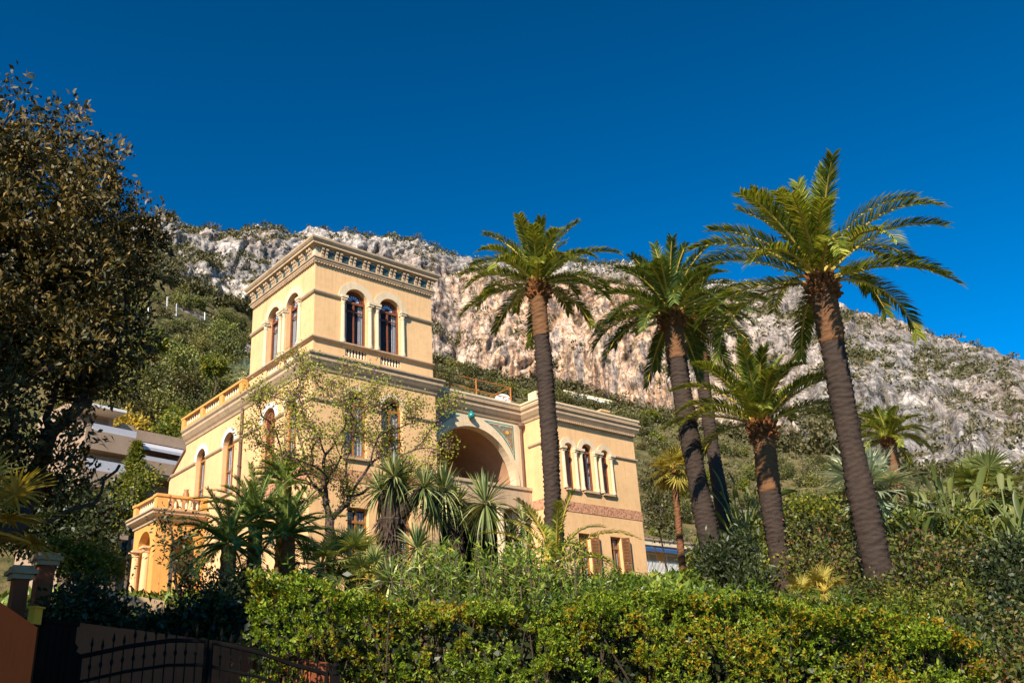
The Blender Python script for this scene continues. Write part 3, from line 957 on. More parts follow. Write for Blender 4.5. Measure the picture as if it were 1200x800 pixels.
# ---- main cornice all round
MPATH = [(0, 10.5), (0, 0), (5.23, 0), (5.23, 1.1), (10.6, 1.1), (10.6, 0), (16.4, 0), (16.4, 10.5)]
CPROF = [(0.0, 13.22), (0.04, 13.24), (0.07, 13.33), (0.13, 13.40), (0.19, 13.50), (0.23, 13.56), (0.23, 13.66), (0.27, 13.70), (0.30, 13.74), (0.30, 13.80), (0.02, 13.86), (-0.30, 13.86), (-0.30, 13.24)]
mb = MB(); sweep(mb, MPATH, CPROF); mb.build('cornice', STONE, V_)
mb = MB(); sweep(mb, MPATH[3:], [(0.10, 13.862), (0.22, 13.862), (0.22, 13.93), (0.27, 13.95), (0.27, 14.03), (-0.3, 14.06), (-0.3, 13.862)]); mb.build('parapet', PALE, V_)
for a_, b_ in (((0.33, 4.9, 13.55), (4.9, 10.19, 13.8)), ((5.5, 1.41, 13.55), (10.3, 10.19, 13.8)), ((10.9, 0.33, 13.56), (16.07, 10.18, 13.81))):
    m2 = MB(); m2.box(a_, b_); m2.build('roof', ROOFM, V_)
comb('F', 0, 10.58, 16.42, 13.26, 13.335, 13.352, 0.118, 0.05, 0.09, 0.165)
# first-floor string
S2P = [(0.0, 12.10), (0.05, 12.12), (0.08, 12.16), (0.08, 12.22), (0.0, 12.24)]
strip([(0, LF[0][0] - 0.47), (0, 0), (FF[0][0] - 0.52, 0)], S2P)
strip([(FF[0][0] + 0.52, 0), (FF[1][0] - 0.52, 0)], S2P)
strip([(FF[1][0] + 0.52, 0), (5.23, 0)], S2P)
ed = [LF[0][0] + 0.47, LF[1][0] - 0.55, LF[1][0] + 0.55, LF[2][0] - 0.55, LF[2][0] + 0.55, LF[3][0] - 0.5, LF[3][0] + 0.5, 11.8]
for a, b in zip(ed[0::2], ed[1::2]): strip([(0, b), (0, a)], S2P)
strip([(10.6, 0.75), (10.6, 0), (RW[0][0] - 0.46, 0)], S2P)
strip([(RW[2][0] + 0.46, 0), (16.4, 0), (16.4, 5)], S2P)
# terracotta frieze band
mb = MB(); sweep(mb, [(0, 4.95), (0, 0), (5.23, 0), (5.23, 1.05)], [(0.0, 9.46), (0.02, 9.46), (0.02, 9.87), (0.0, 9.87)]); mb.build('frieze', FRIEZE, V_)
mb = MB(); sweep(mb, [(10.6, 0.9), (10.6, 0), (16.4, 0), (16.4, 5)], [(0.0, 9.46), (0.02, 9.46), (0.02, 9.87), (0.0, 9.87)]); mb.build('frieze', FRIEZE, V_)

# ---- windows of the main block
for u, z, h, s in FF:
    window(V_, 'F', 0, u, z, h, s, wood=OAK)
    mb = MB(); seg_arch_ring(mb, 'F', 0, u, s, h + .002, h + 0.16, 0.03, 0.029); mb.build('arch_trim', PALE, V_)
    mb = MB(); mb.box((u - h - 0.1, -0.10, z - 0.09), (u + h + 0.1, 0.02, z - 0.002)); mb.build('window_sill', STONE, V_)
for k, (u, z, h, s) in enumerate(LF):
    window(V_, 'L', 0, u, z, h, s, 'shuttered' if k == 1 else 'glazed', wood=OAK if k else OAK)
    mb = MB(); seg_arch_ring(mb, 'L', 0, u, s, h + .002, h + 0.20, 0.03, 0.029); mb.build('arch_trim', WHITE if k > 0 else PALE, V_)
    if k < 3:
        mb = MB(); mb.box((-0.10, u - h - 0.1, z - 0.09), (0.02, u + h + 0.1, z - 0.002)); mb.build('window_sill', STONE, V_)
def open_shutter(face, u, z0, z1, wd, ang):
    """a louvred leaf hinged at u, standing open"""
    e = np.array([cos(ang), -sin(ang), 0.0]); n = np.array([sin(ang), cos(ang), 0])
    o = np.array([u, -0.012, 0.0]); zv = (0, 0, 1)
    mb = MB()
    for a, b in ((0, 0.05), (wd - 0.05, wd)): mb.obox(o, e, n, zv, (a, -0.02, z0), (b, 0.02, z1))
    for a, b in ((z0, z0 + 0.07), ((z0 + z1) / 2 - 0.03, (z0 + z1) / 2 + 0.03), (z1 - 0.07, z1)): mb.obox(o, e, n, zv, (0.051, -0.018, a), (wd - 0.051, 0.018, b))
    z = z0 + 0.1
    while z < z1 - 0.09:
        if abs(z - (z0 + z1) / 2) > 0.05: mb.obox(o + np.array([0, 0, z]), e, n * 0.6 + np.array([0, 0, 0.8]), n * -0.8 + np.array([0, 0, 0.6]), (0.052, -0.022, -0.005), (wd - 0.052, 0.022, 0.005))
        z += 0.06
    return mb
for u, z, h, s in GF + RG:
    wn = window(V_, 'F', 0, u, z, h, None, wood=OAK, rise=s)
    if u < 5: continue
    open_shutter('F', u + h + 0.01, z + 0.01, s - 0.01, 0.38, pi * 0.12).build('shutter', BROWNSHUT, wn)
for u, z, h, s in GF + RG:
    mb = MB(); mb.box((u - h - 0.08, -0.08, z - 0.09), (u + h + 0.08, 0.02, z - 0.002)); mb.build('window_sill', STONE, V_)
# ---- right wing
H = [arch(u, z, h, s) for u, z, h, s in RW] + [rect(u - h, u + h, z, s) for u, z, h, s in RG]
wall('F', 0, [(10.6, 4.0), (10.6, 13.6), (16.4, 13.6), (16.4, 4.0)], H)
wall('L', 10.6, [(0.325, 4.0), (0.325, 13.6), (1.1, 13.6), (1.1, 4.0)], [], name='wall')
for u, z, h, s in RW:
    window(V_, 'F', 0, u, z, h, s, wood=FRAME, depth=0.15)
    mb = MB(); seg_arch_ring(mb, 'F', 0, u, s, h + .002, h + 0.24, 0.035, 0.034); mb.build('arch_trim', PALE, V_)
    mb = MB(); mb.box((u - h - 0.1, -0.12, z - 0.09), (u + h + 0.1, 0.02, z - 0.002)); mb.build('window_sill', STONE, V_)
for u in (11.80, 12.52, 12.85, 13.71, 14.01, 14.71):
    column(V_, u, -0.04, 10.42, 12.08, 0.072)
for a, b in ((11.62, 11.92), (12.40, 12.97), (13.59, 14.13), (14.59, 14.89)): vbox('impost_block', PALE, (a, -0.19, 12.082), (b, -0.001, 12.19))
mb = MB(); mb.box((15.0, 0.5, 13.82), (15.5, 1.0, 14.45)); mb.box((14.95, 0.45, 14.45), (15.55, 1.05, 14.52)); mb.build('chimney', STUCCO, V_)
mb = MB(); mb.box((10.75, 0.25, 13.82), (11.25, 0.75, 14.55)); mb.build('chimney', PALE, V_)

# ---- loggia
LC, LZ, LR = 7.88, 10.55, 2.17
wall('F', 1.1, [(5.23, 4.0), (5.23, 13.4), (10.6, 13.4), (10.6, 4.0)], [arch(LC, 10.2, LR, LZ, 32), rect(5.9, 9.75, 5.2, 9.5)], PALE)
mb = MB(); seg_arch_ring(mb, 'F', 1.1, LC, LZ, LR + .002, LR + 0.2, 0.05, 0.049, 32); mb.build('arch_trim', PALE, V_)
mb = MB()
n = 32
rv = LR + 0.14
V, F = [], []
for yy in (1.425, 4.4):
    V.append((LC - rv, yy, 9.6))
    for k in range(n + 1): V.append((LC - rv * cos(pi * k / n), yy, LZ + rv * sin(pi * k / n)))
    V.append((LC + rv, yy, 9.6))
m_ = n + 3
for k in range(m_ - 1): F.append((k, k + 1, m_ + k + 1, m_ + k))
mb.add(V, F); mb.build('loggia_vault', LOGGIA, V_, True)
mb = MB(); plate(mb, 'F', 4.4, [(5.3, 9.5), (5.3, 13.4), (10.5, 13.4), (10.5, 9.5)], [rect(LC - 0.6, LC + 0.6, 10.12, 12.3)[::-1]], 0.1); mb.build('loggia_back_wall', LOGGIA, V_)
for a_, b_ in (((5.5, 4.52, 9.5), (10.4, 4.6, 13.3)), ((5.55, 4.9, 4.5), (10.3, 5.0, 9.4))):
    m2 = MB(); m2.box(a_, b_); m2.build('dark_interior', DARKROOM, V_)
mb = MB(); mb.box((5.235, 1.43, 9.52), (10.59, 4.39, 9.9)); mb.build('loggia_floor', STONE, V_)
mb = MB(); mb.box((5.6, 0.72, 9.50), (10.58, 1.098, 9.62)); mb.box((5.6, 0.76, 9.62), (10.58, 0.90, 10.30)); mb.box((5.55, 0.70, 10.30), (10.585, 0.96, 10.42)); mb.build('balcony_parapet', STONE, V_)
for u in (8.9, 10.05):
    column(V_, u, 0.86, 5.2, 9.498, 0.17, PALE)
def spandrel(sgn):
    pts = [(0.62, 13.1), (2.2, 13.1), (2.2, 11.62)]
    for k in range(9):
        q = k / 8
        a0, a1 = atan2(11.62 - LZ, 2.2), atan2(13.1 - LZ, 0.62)
        a = a0 + (a1 - a0) * q
        r = hypot(2.2, 11.62 - LZ) * (1 - q) + hypot(0.62, 13.1 - LZ) * q
        if 0 < k < 8: pts.append((r * cos(a), LZ + r * sin(a)))
    return [(LC + sgn * p[0], p[1]) for p in pts]
def shrink(poly, d):
    sg_ = 1 if poly[1][0] > LC else -1
    cx, cz = LC + sg_ * 1.84, 12.74
    return [(cx + (p[0] - cx) * d, cz + (p[1] - cz) * d) for p in poly]
for sgn in (1, -1):
    sp = spandrel(sgn)
    mb = MB(); plate(mb, 'F', 1.1, sp, (), 0.015, -0.017); pn = mb.build('mosaic_panel', TEALM, V_)
    mb = MB(); plate(mb, 'F', 1.1, shrink(sp, 0.84), (), 0.008, -0.026); mb.build('pale_border', PALE, pn)
    mb = MB(); plate(mb, 'F', 1.1, shrink(sp, 0.76), (), 0.008, -0.035); mb.build('mosaic_field', MOSAIC, pn)
    cxy = (LC + sgn * 1.84, 12.74)
    mb = MB(); plate(mb, 'F', 1.1, [(cxy[0] + 0.08 * cos(2 * pi * k / 16), cxy[1] + 0.08 * sin(2 * pi * k / 16)) for k in range(16)], (), 0.02, -0.056); mb.build('gold_roundel', mat_plain('gold_tessera', (0.75, 0.38, 0.03), 0.4, 0.2, 20) if sgn > 0 else bpy.data.materials['gold_tessera'], pn)
mb = MB().lathe([(0.05, 0.0), (0.13, 0.03), (0.15, 0.12), (0.12, 0.20), (0.05, 0.26), (0.03, 0.32)], (LC - 0.15, 0.93, 13.0), 14)
mb.tube([(LC - 0.15, 1.098, 13.28), (LC - 0.15, 0.93, 13.31)], 0.02, 6); mb.build('wall_lamp', TEALM, V_, True)

# ---- drainpipes
mb = MB().tube([(-0.09, 5.14, 13.3), (-0.09, 5.14, 5.0)], 0.055, 8)
for z in (12.6, 11.0, 9.4, 7.8): mb.tube([(-0.09, 5.14, z), (-0.09, 5.14, z + 0.06)], 0.075, 8)
mb.build('drainpipe', PIPE, V_)
mb = MB().tube([(10.42, 0.95, 13.15), (10.42, 0.98, 12.95), (10.42, 0.99, 12.8), (10.42, 0.99, 5.0)], 0.05, 8)
mb.lathe([(0.05, 0), (0.13, 0.1), (0.14, 0.22)], (10.42, 0.94, 13.0), 8); mb.build('drainpipe', PIPE, V_)

# ---- roof terrace balustrade (left side, beyond the tower)
mb = MB()
peds = [5.06, 6.8, 8.6, 10.46]
tb = MB(); tb.box((-0.24, 4.9, 13.862), (0.0, 10.62, 13.93)); tb.box((-0.26, 4.9, 14.30), (0.02, 10.66, 14.39))
for p in peds: tb.box((-0.24, p - 0.15, 13.932), (0.0, p + 0.15, 14.298))
TBAL = tb.build('balustrade', STUCCO_ORANGE, V_)
bm2 = bal_mesh(0.366, 1.15, PALE)
for a, b in zip(peds[:-1], peds[1:]):
    nb_ = 7
    for q in range(nb_):
        link('baluster', bm2, TBAL, (-0.12, a + 0.15 + (b - a - 0.30) * (q + 0.5) / nb_, 13.932))
mb = MB(); mb.box((0.06, 4.95, 13.862), (0.14, 10.5, 14.27)); mb.build('parapet', TERRA, V_)
# ---- roof railing above the loggia
mb = MB()
posts = [(5.6, 1.35), (7.0, 1.35), (8.4, 1.35), (10.3, 1.35), (10.3, 3.6)]
for x, y in posts: mb.tube([(x, y, 13.8), (x, y, 14.95)], 0.035, 6)
for z in (14.45, 14.93):
    mb.tube([(x, y, z) for x, y in posts], 0.022, 6)
mb.build('roof_railing', RUST, V_)
mb = MB(); mb.box((7.3, 2.3, 13.8), (8.3, 3.0, 14.62)); mb.box((7.25, 2.25, 14.62), (8.35, 3.05, 14.70)); mb.build('roof_hatch', WHITE, V_)

# ---- portico on the left
PO_TOP = 9.80
def pbox(m, name, a, b, par): mm = MB(); mm.box(a, b); return mm.build(name, m, par)
mb = MB()
plate(mb, 'L', -1.9, rect(7.98, 10.20, 5.2, 9.45), [arch(9.08, 5.3, 0.62, 8.55)[::-1]], 0.30)
PORT = mb.build('portico', STUCCO_ORANGE, V_)
mb = MB(); plate(mb, 'F', 7.98, rect(-1.595, -0.002, 5.2, 9.45), [arch(-0.78, 5.3, 0.52, 8.35)[::-1]], 0.30); mb.build('side_wall', STUCCO_ORANGE, PORT)
mb = MB(); plate(mb, 'F', 9.9, rect(-1.595, -0.002, 5.2, 9.45), [arch(-0.78, 5.3, 0.52, 8.35)[::-1]], 0.30); mb.build('side_wall', STUCCO_ORANGE, PORT)
mb = MB(); sweep(mb, [(-0.002, 10.25), (-1.92, 10.25), (-1.92, 7.95), (-0.002, 7.95)], [(-0.2, 9.40), (0.03, 9.40), (0.05, 9.50), (0.16, 9.55), (0.24, 9.62), (0.24, 9.70), (0.30, 9.74), (0.30, 9.80), (-0.2, 9.83)]); mb.build('cornice', STONE, PORT)
mb = MB(); mb.box((-1.75, 8.1, 9.45), (-0.004, 10.1, 9.815)); mb.build('terrace_floor', STONE, PORT)
column(PORT, -1.98, 9.55, 5.95, 8.5, 0.15, STUCCO)
column(PORT, -1.98, 8.52, 5.95, 8.5, 0.15, STUCCO)
mb = MB()
for a in ((-1.98, 7.90), (-1.98, 10.02)):
    mb.box((a[0], a[1], 9.832), (a[0] + 0.42, a[1] + 0.30, 10.30)); mb.box((a[0] - 0.04, a[1] - 0.04, 10.30), (a[0] + 0.46, a[1] + 0.34, 10.40))
mb.box((-0.28, 7.92, 9.832), (-0.004, 8.14, 10.30))
mb.box((-1.52, 7.90, 10.302), (-0.004, 8.14, 10.395)); mb.box((-1.98, 8.242, 10.302), (-1.72, 9.978, 10.395))
mb.box((-1.52, 7.92, 9.832), (-0.30, 8.12, 9.90)); mb.box((-1.96, 8.22, 9.832), (-1.74, 10.0, 9.90))
PBAL = mb.build('parapet', STUCCO_ORANGE, PORT)
bm3 = bal_mesh(0.40, 1.25, PALE)
for q in range(6): link('baluster', bm3, PORT, (-1.44 + q * 0.215, 8.02, 9.90))
for q in range(8): link('baluster', bm3, PORT, (-1.85, 8.33 + q * 0.215, 9.90))
mb = MB(); mb.box((-2.7, 7.4, 5.2), (0.3, 11.0, 5.9)); mb.box((-3.1, 7.2, 5.2), (-2.702, 11.1, 5.7)); mb.build('step', PALE, PORT)

# ---- things on the villa
_dp = onY(589, 471, 2.12)
DX, DZ = float(_dp[0]), float(_dp[2])
d0 = empty('satellite_dish', (DX, 2.2, 13.8), 'white satellite dish on a pole behind the rusty roof railing', 'satellite dish')
mb = MB().tube([(DX, 2.2, 13.8), (DX, 2.2, DZ + 0.1)], 0.03, 6); mb.build('pole', WHITE, d0)
mb = MB()
ax = np.array([-0.55, -0.75, 0.45]); ax /= np.linalg.norm(ax)
e1 = np.cross(ax, (0, 0, 1)); e1 /= np.linalg.norm(e1); e2 = np.cross(e1, ax)
V, F = [], []
for i, (r, dp) in enumerate(((0.02, 0.0), (0.15, 0.02), (0.27, 0.06), (0.36, 0.11))):
    for k in range(16): V.append(np.array([DX, 2.12, DZ]) + ax * dp + (e1 * cos(2 * pi * k / 16) + e2 * sin(2 * pi * k / 16) * 1.1) * r)
for i in range(3):
    for k in range(16): F.append((i * 16 + k, i * 16 + (k + 1) % 16, (i + 1) * 16 + (k + 1) % 16, (i + 1) * 16 + k))
F.append(tuple(range(16)))
mb.add(V, F); mb.build('dish', WHITE, d0, True)
mb = MB().tube([np.array([DX, 2.12, DZ - 0.3]), np.array([DX, 2.12, DZ - 0.12]) + ax * 0.45], 0.012, 5); c_ = np.array([DX, 2.12, DZ - 0.1]) + ax * 0.45
mb.box(c_ - 0.05, c_ + 0.05); mb.build('feed_arm', WHITE, d0)
for (x, y, k, lab) in ((-0.85, 9.25, 1.0, 'shorter round clay jar on the portico terrace'), (-0.45, 9.0, 1.0, 'slim tall brown jar on the portico terrace by the door')):
    pr = [(0.10, 0), (0.13, 0.02), (0.22, 0.28), (0.24, 0.45), (0.18, 0.66), (0.11, 0.74), (0.14, 0.80)] if k == 1.0 and x < -0.6 else [(0.09, 0), (0.10, 0.4), (0.13, 0.7), (0.12, 0.95), (0.07, 1.05), (0.10, 1.12)]
    j = MB().lathe(pr, (x, y, 9.817), 14).build('clay_jar', OAK, None, True)
    tag(j, lab, 'jar', 'jars on the portico terrace')
# ------------------------------------------------------------------ vegetation builders
RS = np.random.RandomState(7)
def unit(v):
    return v / (np.linalg.norm(v, axis=-1, keepdims=True) + 1e-9)
def rdirs(n, rs=RS):
    return unit(rs.normal(size=(n, 3)))
def leaf_arrays(P, D, L, W, rs=RS, droop=0.15, fold=0.12):
    """diamond leaves: base P, axis D (unit), length L, width W"""
    n = len(P)
    L = np.broadcast_to(np.asarray(L, float), (n,))[:, None]
    W = np.broadcast_to(np.asarray(W, float), (n,))[:, None]
    S = unit(np.cross(D, rdirs(n, rs)))
    U = np.cross(S, D)
    dn = np.array([0, 0, -1.0])
    V = np.stack([P, P + D * L * 0.5 + S * W * 0.5 + U * L * fold, P + D * L + dn * L * droop, P + D * L * 0.5 - S * W * 0.5 + U * L * fold], 1).reshape(-1, 3)
    F = np.arange(4 * n).reshape(n, 4)
    return V, F
def strap_arrays(P, D, L, W, droop, rs=RS, n=4, side=None, taper=0.15):
    """long strap or sword leaves bending down: n segments each"""
    m = len(P)
    L = np.broadcast_to(np.asarray(L, float), (m,))
    W = np.broadcast_to(np.asarray(W, float), (m,))
    droop = np.broadcast_to(np.asarray(droop, float), (m,))
    if side is None:
        side = unit(np.cross(D, np.array([0, 0, 1.0]) + 0.25 * rs.normal(size=(m, 3))))
    rows = []
    for k in range(n + 1):
        t = k / n
        c = P + D * (L * t)[:, None]
        c = c + np.array([0, 0, -1.0]) * (droop * L * t ** 2.0)[:, None]
        c = c - unit(D * [1, 1, 0] + 1e-6) * (droop * L * 0.25 * t ** 2.5)[:, None]
        wv = W * (0.55 + 0.9 * t if t < 0.5 else (1 - (t - 0.5) * 2 * (1 - taper)))
        rows.append(c - side * (wv * 0.5)[:, None])
        rows.append(c + side * (wv * 0.5)[:, None])
    V = np.stack(rows, 1).reshape(-1, 3)
    q = 2 * (n + 1)
    base = np.arange(m)[:, None] * q
    F = []
    for k in range(n):
        F.append(base + np.array([[2 * k, 2 * k + 1, 2 * k + 3, 2 * k + 2]]))
    F = np.stack(F, 1).reshape(-1, 4)
    return V, F
def joinVF(parts):
    V, F, o = [], [], 0
    for v, f in parts:
        V.append(v); F.append(f + o); o += len(v)
    return np.vstack(V), np.vstack(F)
def cloud(lobes, n_cl, per, cr, L, W, rs, shell=0.45, up=0.3, out=0.8, rnd=0.7, flat=1.0):
    """leaf clumps through the volume of ellipsoid lobes [(centre, (rx, ry, rz))]"""
    vol = np.array([l[1][0] * l[1][1] * l[1][2] for l in lobes]) ** 0.75
    pick = rs.choice(len(lobes), n_cl, p=vol / vol.sum())
    C = np.array([l[0] for l in lobes])[pick]
    R = np.array([l[1] for l in lobes])[pick]
    d = rdirs(n_cl, rs)
    rad = rs.uniform(0, 1, n_cl) ** shell
    cc = C + d * R * rad[:, None]
    outd = unit(d / R)
    P = np.repeat(cc, per, 0) + rs.normal(size=(n_cl * per, 3)) * cr * np.array([1, 1, flat])
    O = np.repeat(outd, per, 0)
    D = unit(O * out + np.array([0, 0, up]) + rs.normal(size=O.shape) * rnd)
    m = n_cl * per
    return leaf_arrays(P, D, L * rs.uniform(0.7, 1.25, m), W * rs.uniform(0.7, 1.25, m), rs)
def grow(base, targets, r0, r_tip=0.012, jit=0.12, seg=3, rs=RS, trunk=None, width_pow=0.45):
    """branching skeleton reaching for target points; returns an MB of tapered limbs"""
    nodes = [np.asarray(base, float)]
    par = [-1]
    plen = [0.0]
    if trunk:
        for p in trunk:
            nodes.append(np.asarray(p, float)); par.append(len(nodes) - 2); plen.append(plen[-1] + float(np.linalg.norm(nodes[-1] - nodes[-2])))
    targets = sorted([np.asarray(t, float) for t in targets], key=lambda t: np.linalg.norm(t - nodes[-1 if trunk else 0]))
    first_branch = max(1, len(nodes) - 2) if trunk else 0
    tips = []
    for t in targets:
        A = np.array(nodes[first_branch:])
        dist = np.linalg.norm(A - t, axis=1) + 0.8 * np.maximum(0, A[:, 2] - t[2] + 0.1) + 0.5 * np.array(plen[first_branch:])
        i = int(np.argmin(dist)) + first_branch
        a = nodes[i]
        ln = np.linalg.norm(t - a)
        last = i
        for k in range(1, seg + 1):
            q = k / seg
            p = a + (t - a) * q + (rs.normal(size=3) * jit * ln * (0.6 if k < seg else 0)) + np.array([0, 0, 0.10 * ln * sin(pi * q)])
            plen.append(plen[last] + float(np.linalg.norm(p - nodes[last]))); nodes.append(p); par.append(last); last = len(nodes) - 1
        tips.append(last)
    cnt = np.zeros(len(nodes))
    for t in tips:
        k = t
        while k >= 0:
            cnt[k] += 1; k = par[k]
    rad = r_tip + (r0 - r_tip) * (np.maximum(cnt, 0.4) / max(cnt[0], 1)) ** width_pow
    mb = MB()
    kids = {}
    for i, p in enumerate(par):
        if p >= 0: kids.setdefault(p, []).append(i)
    def walk(start, first):
        pts, rr = [nodes[first], nodes[start]] if first is not None else [nodes[start]], [rad[start] * 1.05, rad[start]] if first is not None else [rad[start]]
        cur = start
        while cur in kids:
            ks = sorted(kids[cur], key=lambda k: -cnt[k])
            for o in ks[1:]: stack.append((o, cur))
            cur = ks[0]
            pts.append(nodes[cur]); rr.append(rad[cur])
        if len(pts) > 1:
            mb.tube(pts, rr, 5 if rr[0] < 0.05 else (7 if rr[0] < 0.12 else 10))
    stack = [(0, None)]
    while stack:
        s_, f_ = stack.pop()
        walk(s_, f_)
    return mb, nodes, tips

# ---- materials for foliage (real leaf colours)
M_DATE = mat_leaf('date_palm_leaf', [(0.0, (0.0609, 0.0918, 0.0152)), (0.45, (0.1738, 0.2260, 0.0286)), (0.8, (0.3259, 0.3532, 0.0498)), (1.0, (0.5215, 0.4591, 0.0905))], 0.30, 0.45)
M_DATE2 = mat_leaf('dark_date_palm_leaf', [(0.0, (0.0475, 0.0765, 0.0199)), (0.5, (0.1040, 0.1567, 0.0332)), (0.9, (0.1855, 0.2368, 0.0497)), (1.0, (0.2969, 0.3005, 0.0830))], 0.25, 0.45)
M_RACHIS = mat_plain('yellow_frond_stalk', (0.46, 0.32, 0.05), 0.5, 0.25, 4)
M_MAGN = mat_leaf('magnolia_leaf', [(0.0, (0.0290, 0.0297, 0.0084)), (0.5, (0.0696, 0.0594, 0.0144)), (0.8, (0.1668, 0.1080, 0.0240)), (1.0, (0.2900, 0.1890, 0.0540))], 0.12, 0.55)
M_HEDGE = mat_leaf('pittosporum_leaf', [(0.0, (0.0476, 0.0843, 0.0094)), (0.40, (0.1352, 0.2107, 0.0148)), (0.8, (0.2465, 0.3249, 0.0222)), (1.0, (0.3973, 0.4124, 0.0370))], 0.30, 0.42, 0.58, (0.36, 0.215, 0.012), 1.0)
M_HEDGEG = mat_leaf('green_shoot_leaf', [(0.0, (0.035, 0.07, 0.008)), (0.5, (0.08, 0.13, 0.012)), (1.0, (0.17, 0.21, 0.02))], 0.28, 0.4)
M_OLEA = mat_leaf('oleander_leaf', [(0.0, (0.0719, 0.1323, 0.0207)), (0.5, (0.1581, 0.2380, 0.0311)), (0.85, (0.2731, 0.3306, 0.0465)), (1.0, (0.4312, 0.3967, 0.0621))], 0.28, 0.4)
M_YUCCA = mat_leaf('yucca_leaf', [(0.0, (0.0562, 0.0938, 0.0275)), (0.4, (0.1125, 0.1562, 0.0500)), (0.7, (0.2500, 0.2750, 0.0938)), (1.0, (0.5250, 0.4750, 0.2000))], 0.15, 0.4)
M_JUDAS = mat_leaf('judas_young_leaf', [(0.0, (0.1518, 0.1898, 0.0253)), (0.5, (0.3036, 0.3289, 0.0443)), (1.0, (0.4807, 0.4554, 0.0759))], 0.35, 0.5)
M_FLOWER = mat_leaf('judas_blossom', [(0.0, (0.10, 0.035, 0.06)), (0.5, (0.22, 0.08, 0.13)), (1.0, (0.34, 0.15, 0.20))], 0.2, 0.6)
M_SAGO = mat_leaf('cycad_leaf', [(0.0, (0.0592, 0.0975, 0.0200)), (0.5, (0.1436, 0.2113, 0.0429)), (1.0, (0.3211, 0.3737, 0.0930))], 0.22, 0.38)
M_FAN = mat_leaf('fan_palm_leaf', [(0.0, (0.0945, 0.1260, 0.0315)), (0.5, (0.1995, 0.2363, 0.0630)), (1.0, (0.3780, 0.3780, 0.1260))], 0.3, 0.45)
M_BLUEFAN = mat_leaf('blue_fan_palm_leaf', [(0.0, (0.1495, 0.1840, 0.1150)), (0.5, (0.3220, 0.3680, 0.2415)), (1.0, (0.5750, 0.5980, 0.4140))], 0.22, 0.5)
M_YFAN = mat_leaf('yellow_fan_palm_leaf', [(0.0, (0.20, 0.17, 0.03)), (0.5, (0.36, 0.28, 0.05)), (1.0, (0.50, 0.42, 0.10))], 0.3, 0.45)
M_BANANA = mat_leaf('strelitzia_leaf', [(0.0, (0.0673, 0.0918, 0.0184)), (0.5, (0.1346, 0.1652, 0.0367)), (1.0, (0.2570, 0.2693, 0.0979))], 0.35, 0.4)
M_GSTALK = mat_plain('green_leaf_stalk', (0.13, 0.16, 0.04), 0.5, 0.25, 4)
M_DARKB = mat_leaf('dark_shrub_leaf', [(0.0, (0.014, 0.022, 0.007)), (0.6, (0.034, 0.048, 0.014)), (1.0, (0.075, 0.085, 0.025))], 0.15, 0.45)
M_OLIVEB = mat_leaf('olive_shrub_leaf', [(0.0, (0.0432, 0.0486, 0.0149)), (0.5, (0.1053, 0.1080, 0.0324)), (1.0, (0.2025, 0.1755, 0.0607))], 0.2, 0.5, var_obj=True)
M_YELB = mat_leaf('yellow_green_shrub_leaf', [(0.0, (0.0678, 0.0968, 0.0136)), (0.5, (0.1452, 0.1742, 0.0213)), (0.85, (0.2517, 0.2420, 0.0290)), (1.0, (0.3872, 0.2807, 0.0290))], 0.3, 0.5)
M_REDB = mat_leaf('reddish_shrub_leaf', [(0.0, (0.0360, 0.0230, 0.0138)), (0.35, (0.0504, 0.0768, 0.0154)), (0.6, (0.1008, 0.1306, 0.0192)), (0.85, (0.1872, 0.1536, 0.0307)), (1.0, (0.2016, 0.0768, 0.0461))], 0.25, 0.5)
M_PINE = mat_leaf('pine_needles', [(0.0, (0.0454, 0.0546, 0.0123)), (0.5, (0.1172, 0.1274, 0.0262)), (1.0, (0.2552, 0.2275, 0.0524))], 0.15, 0.55, var_obj=True)
M_SCRUB = mat_leaf('cliff_scrub_leaf', [(0.0, (0.0390, 0.0416, 0.0156)), (0.5, (0.1014, 0.0975, 0.0390)), (1.0, (0.2080, 0.1690, 0.0780))], 0.15, 0.6)
M_GOLD = mat_leaf('mimosa_blossom', [(0.0, (0.16, 0.13, 0.02)), (0.4, (0.40, 0.27, 0.03)), (1.0, (0.62, 0.42, 0.05))], 0.2, 0.6)

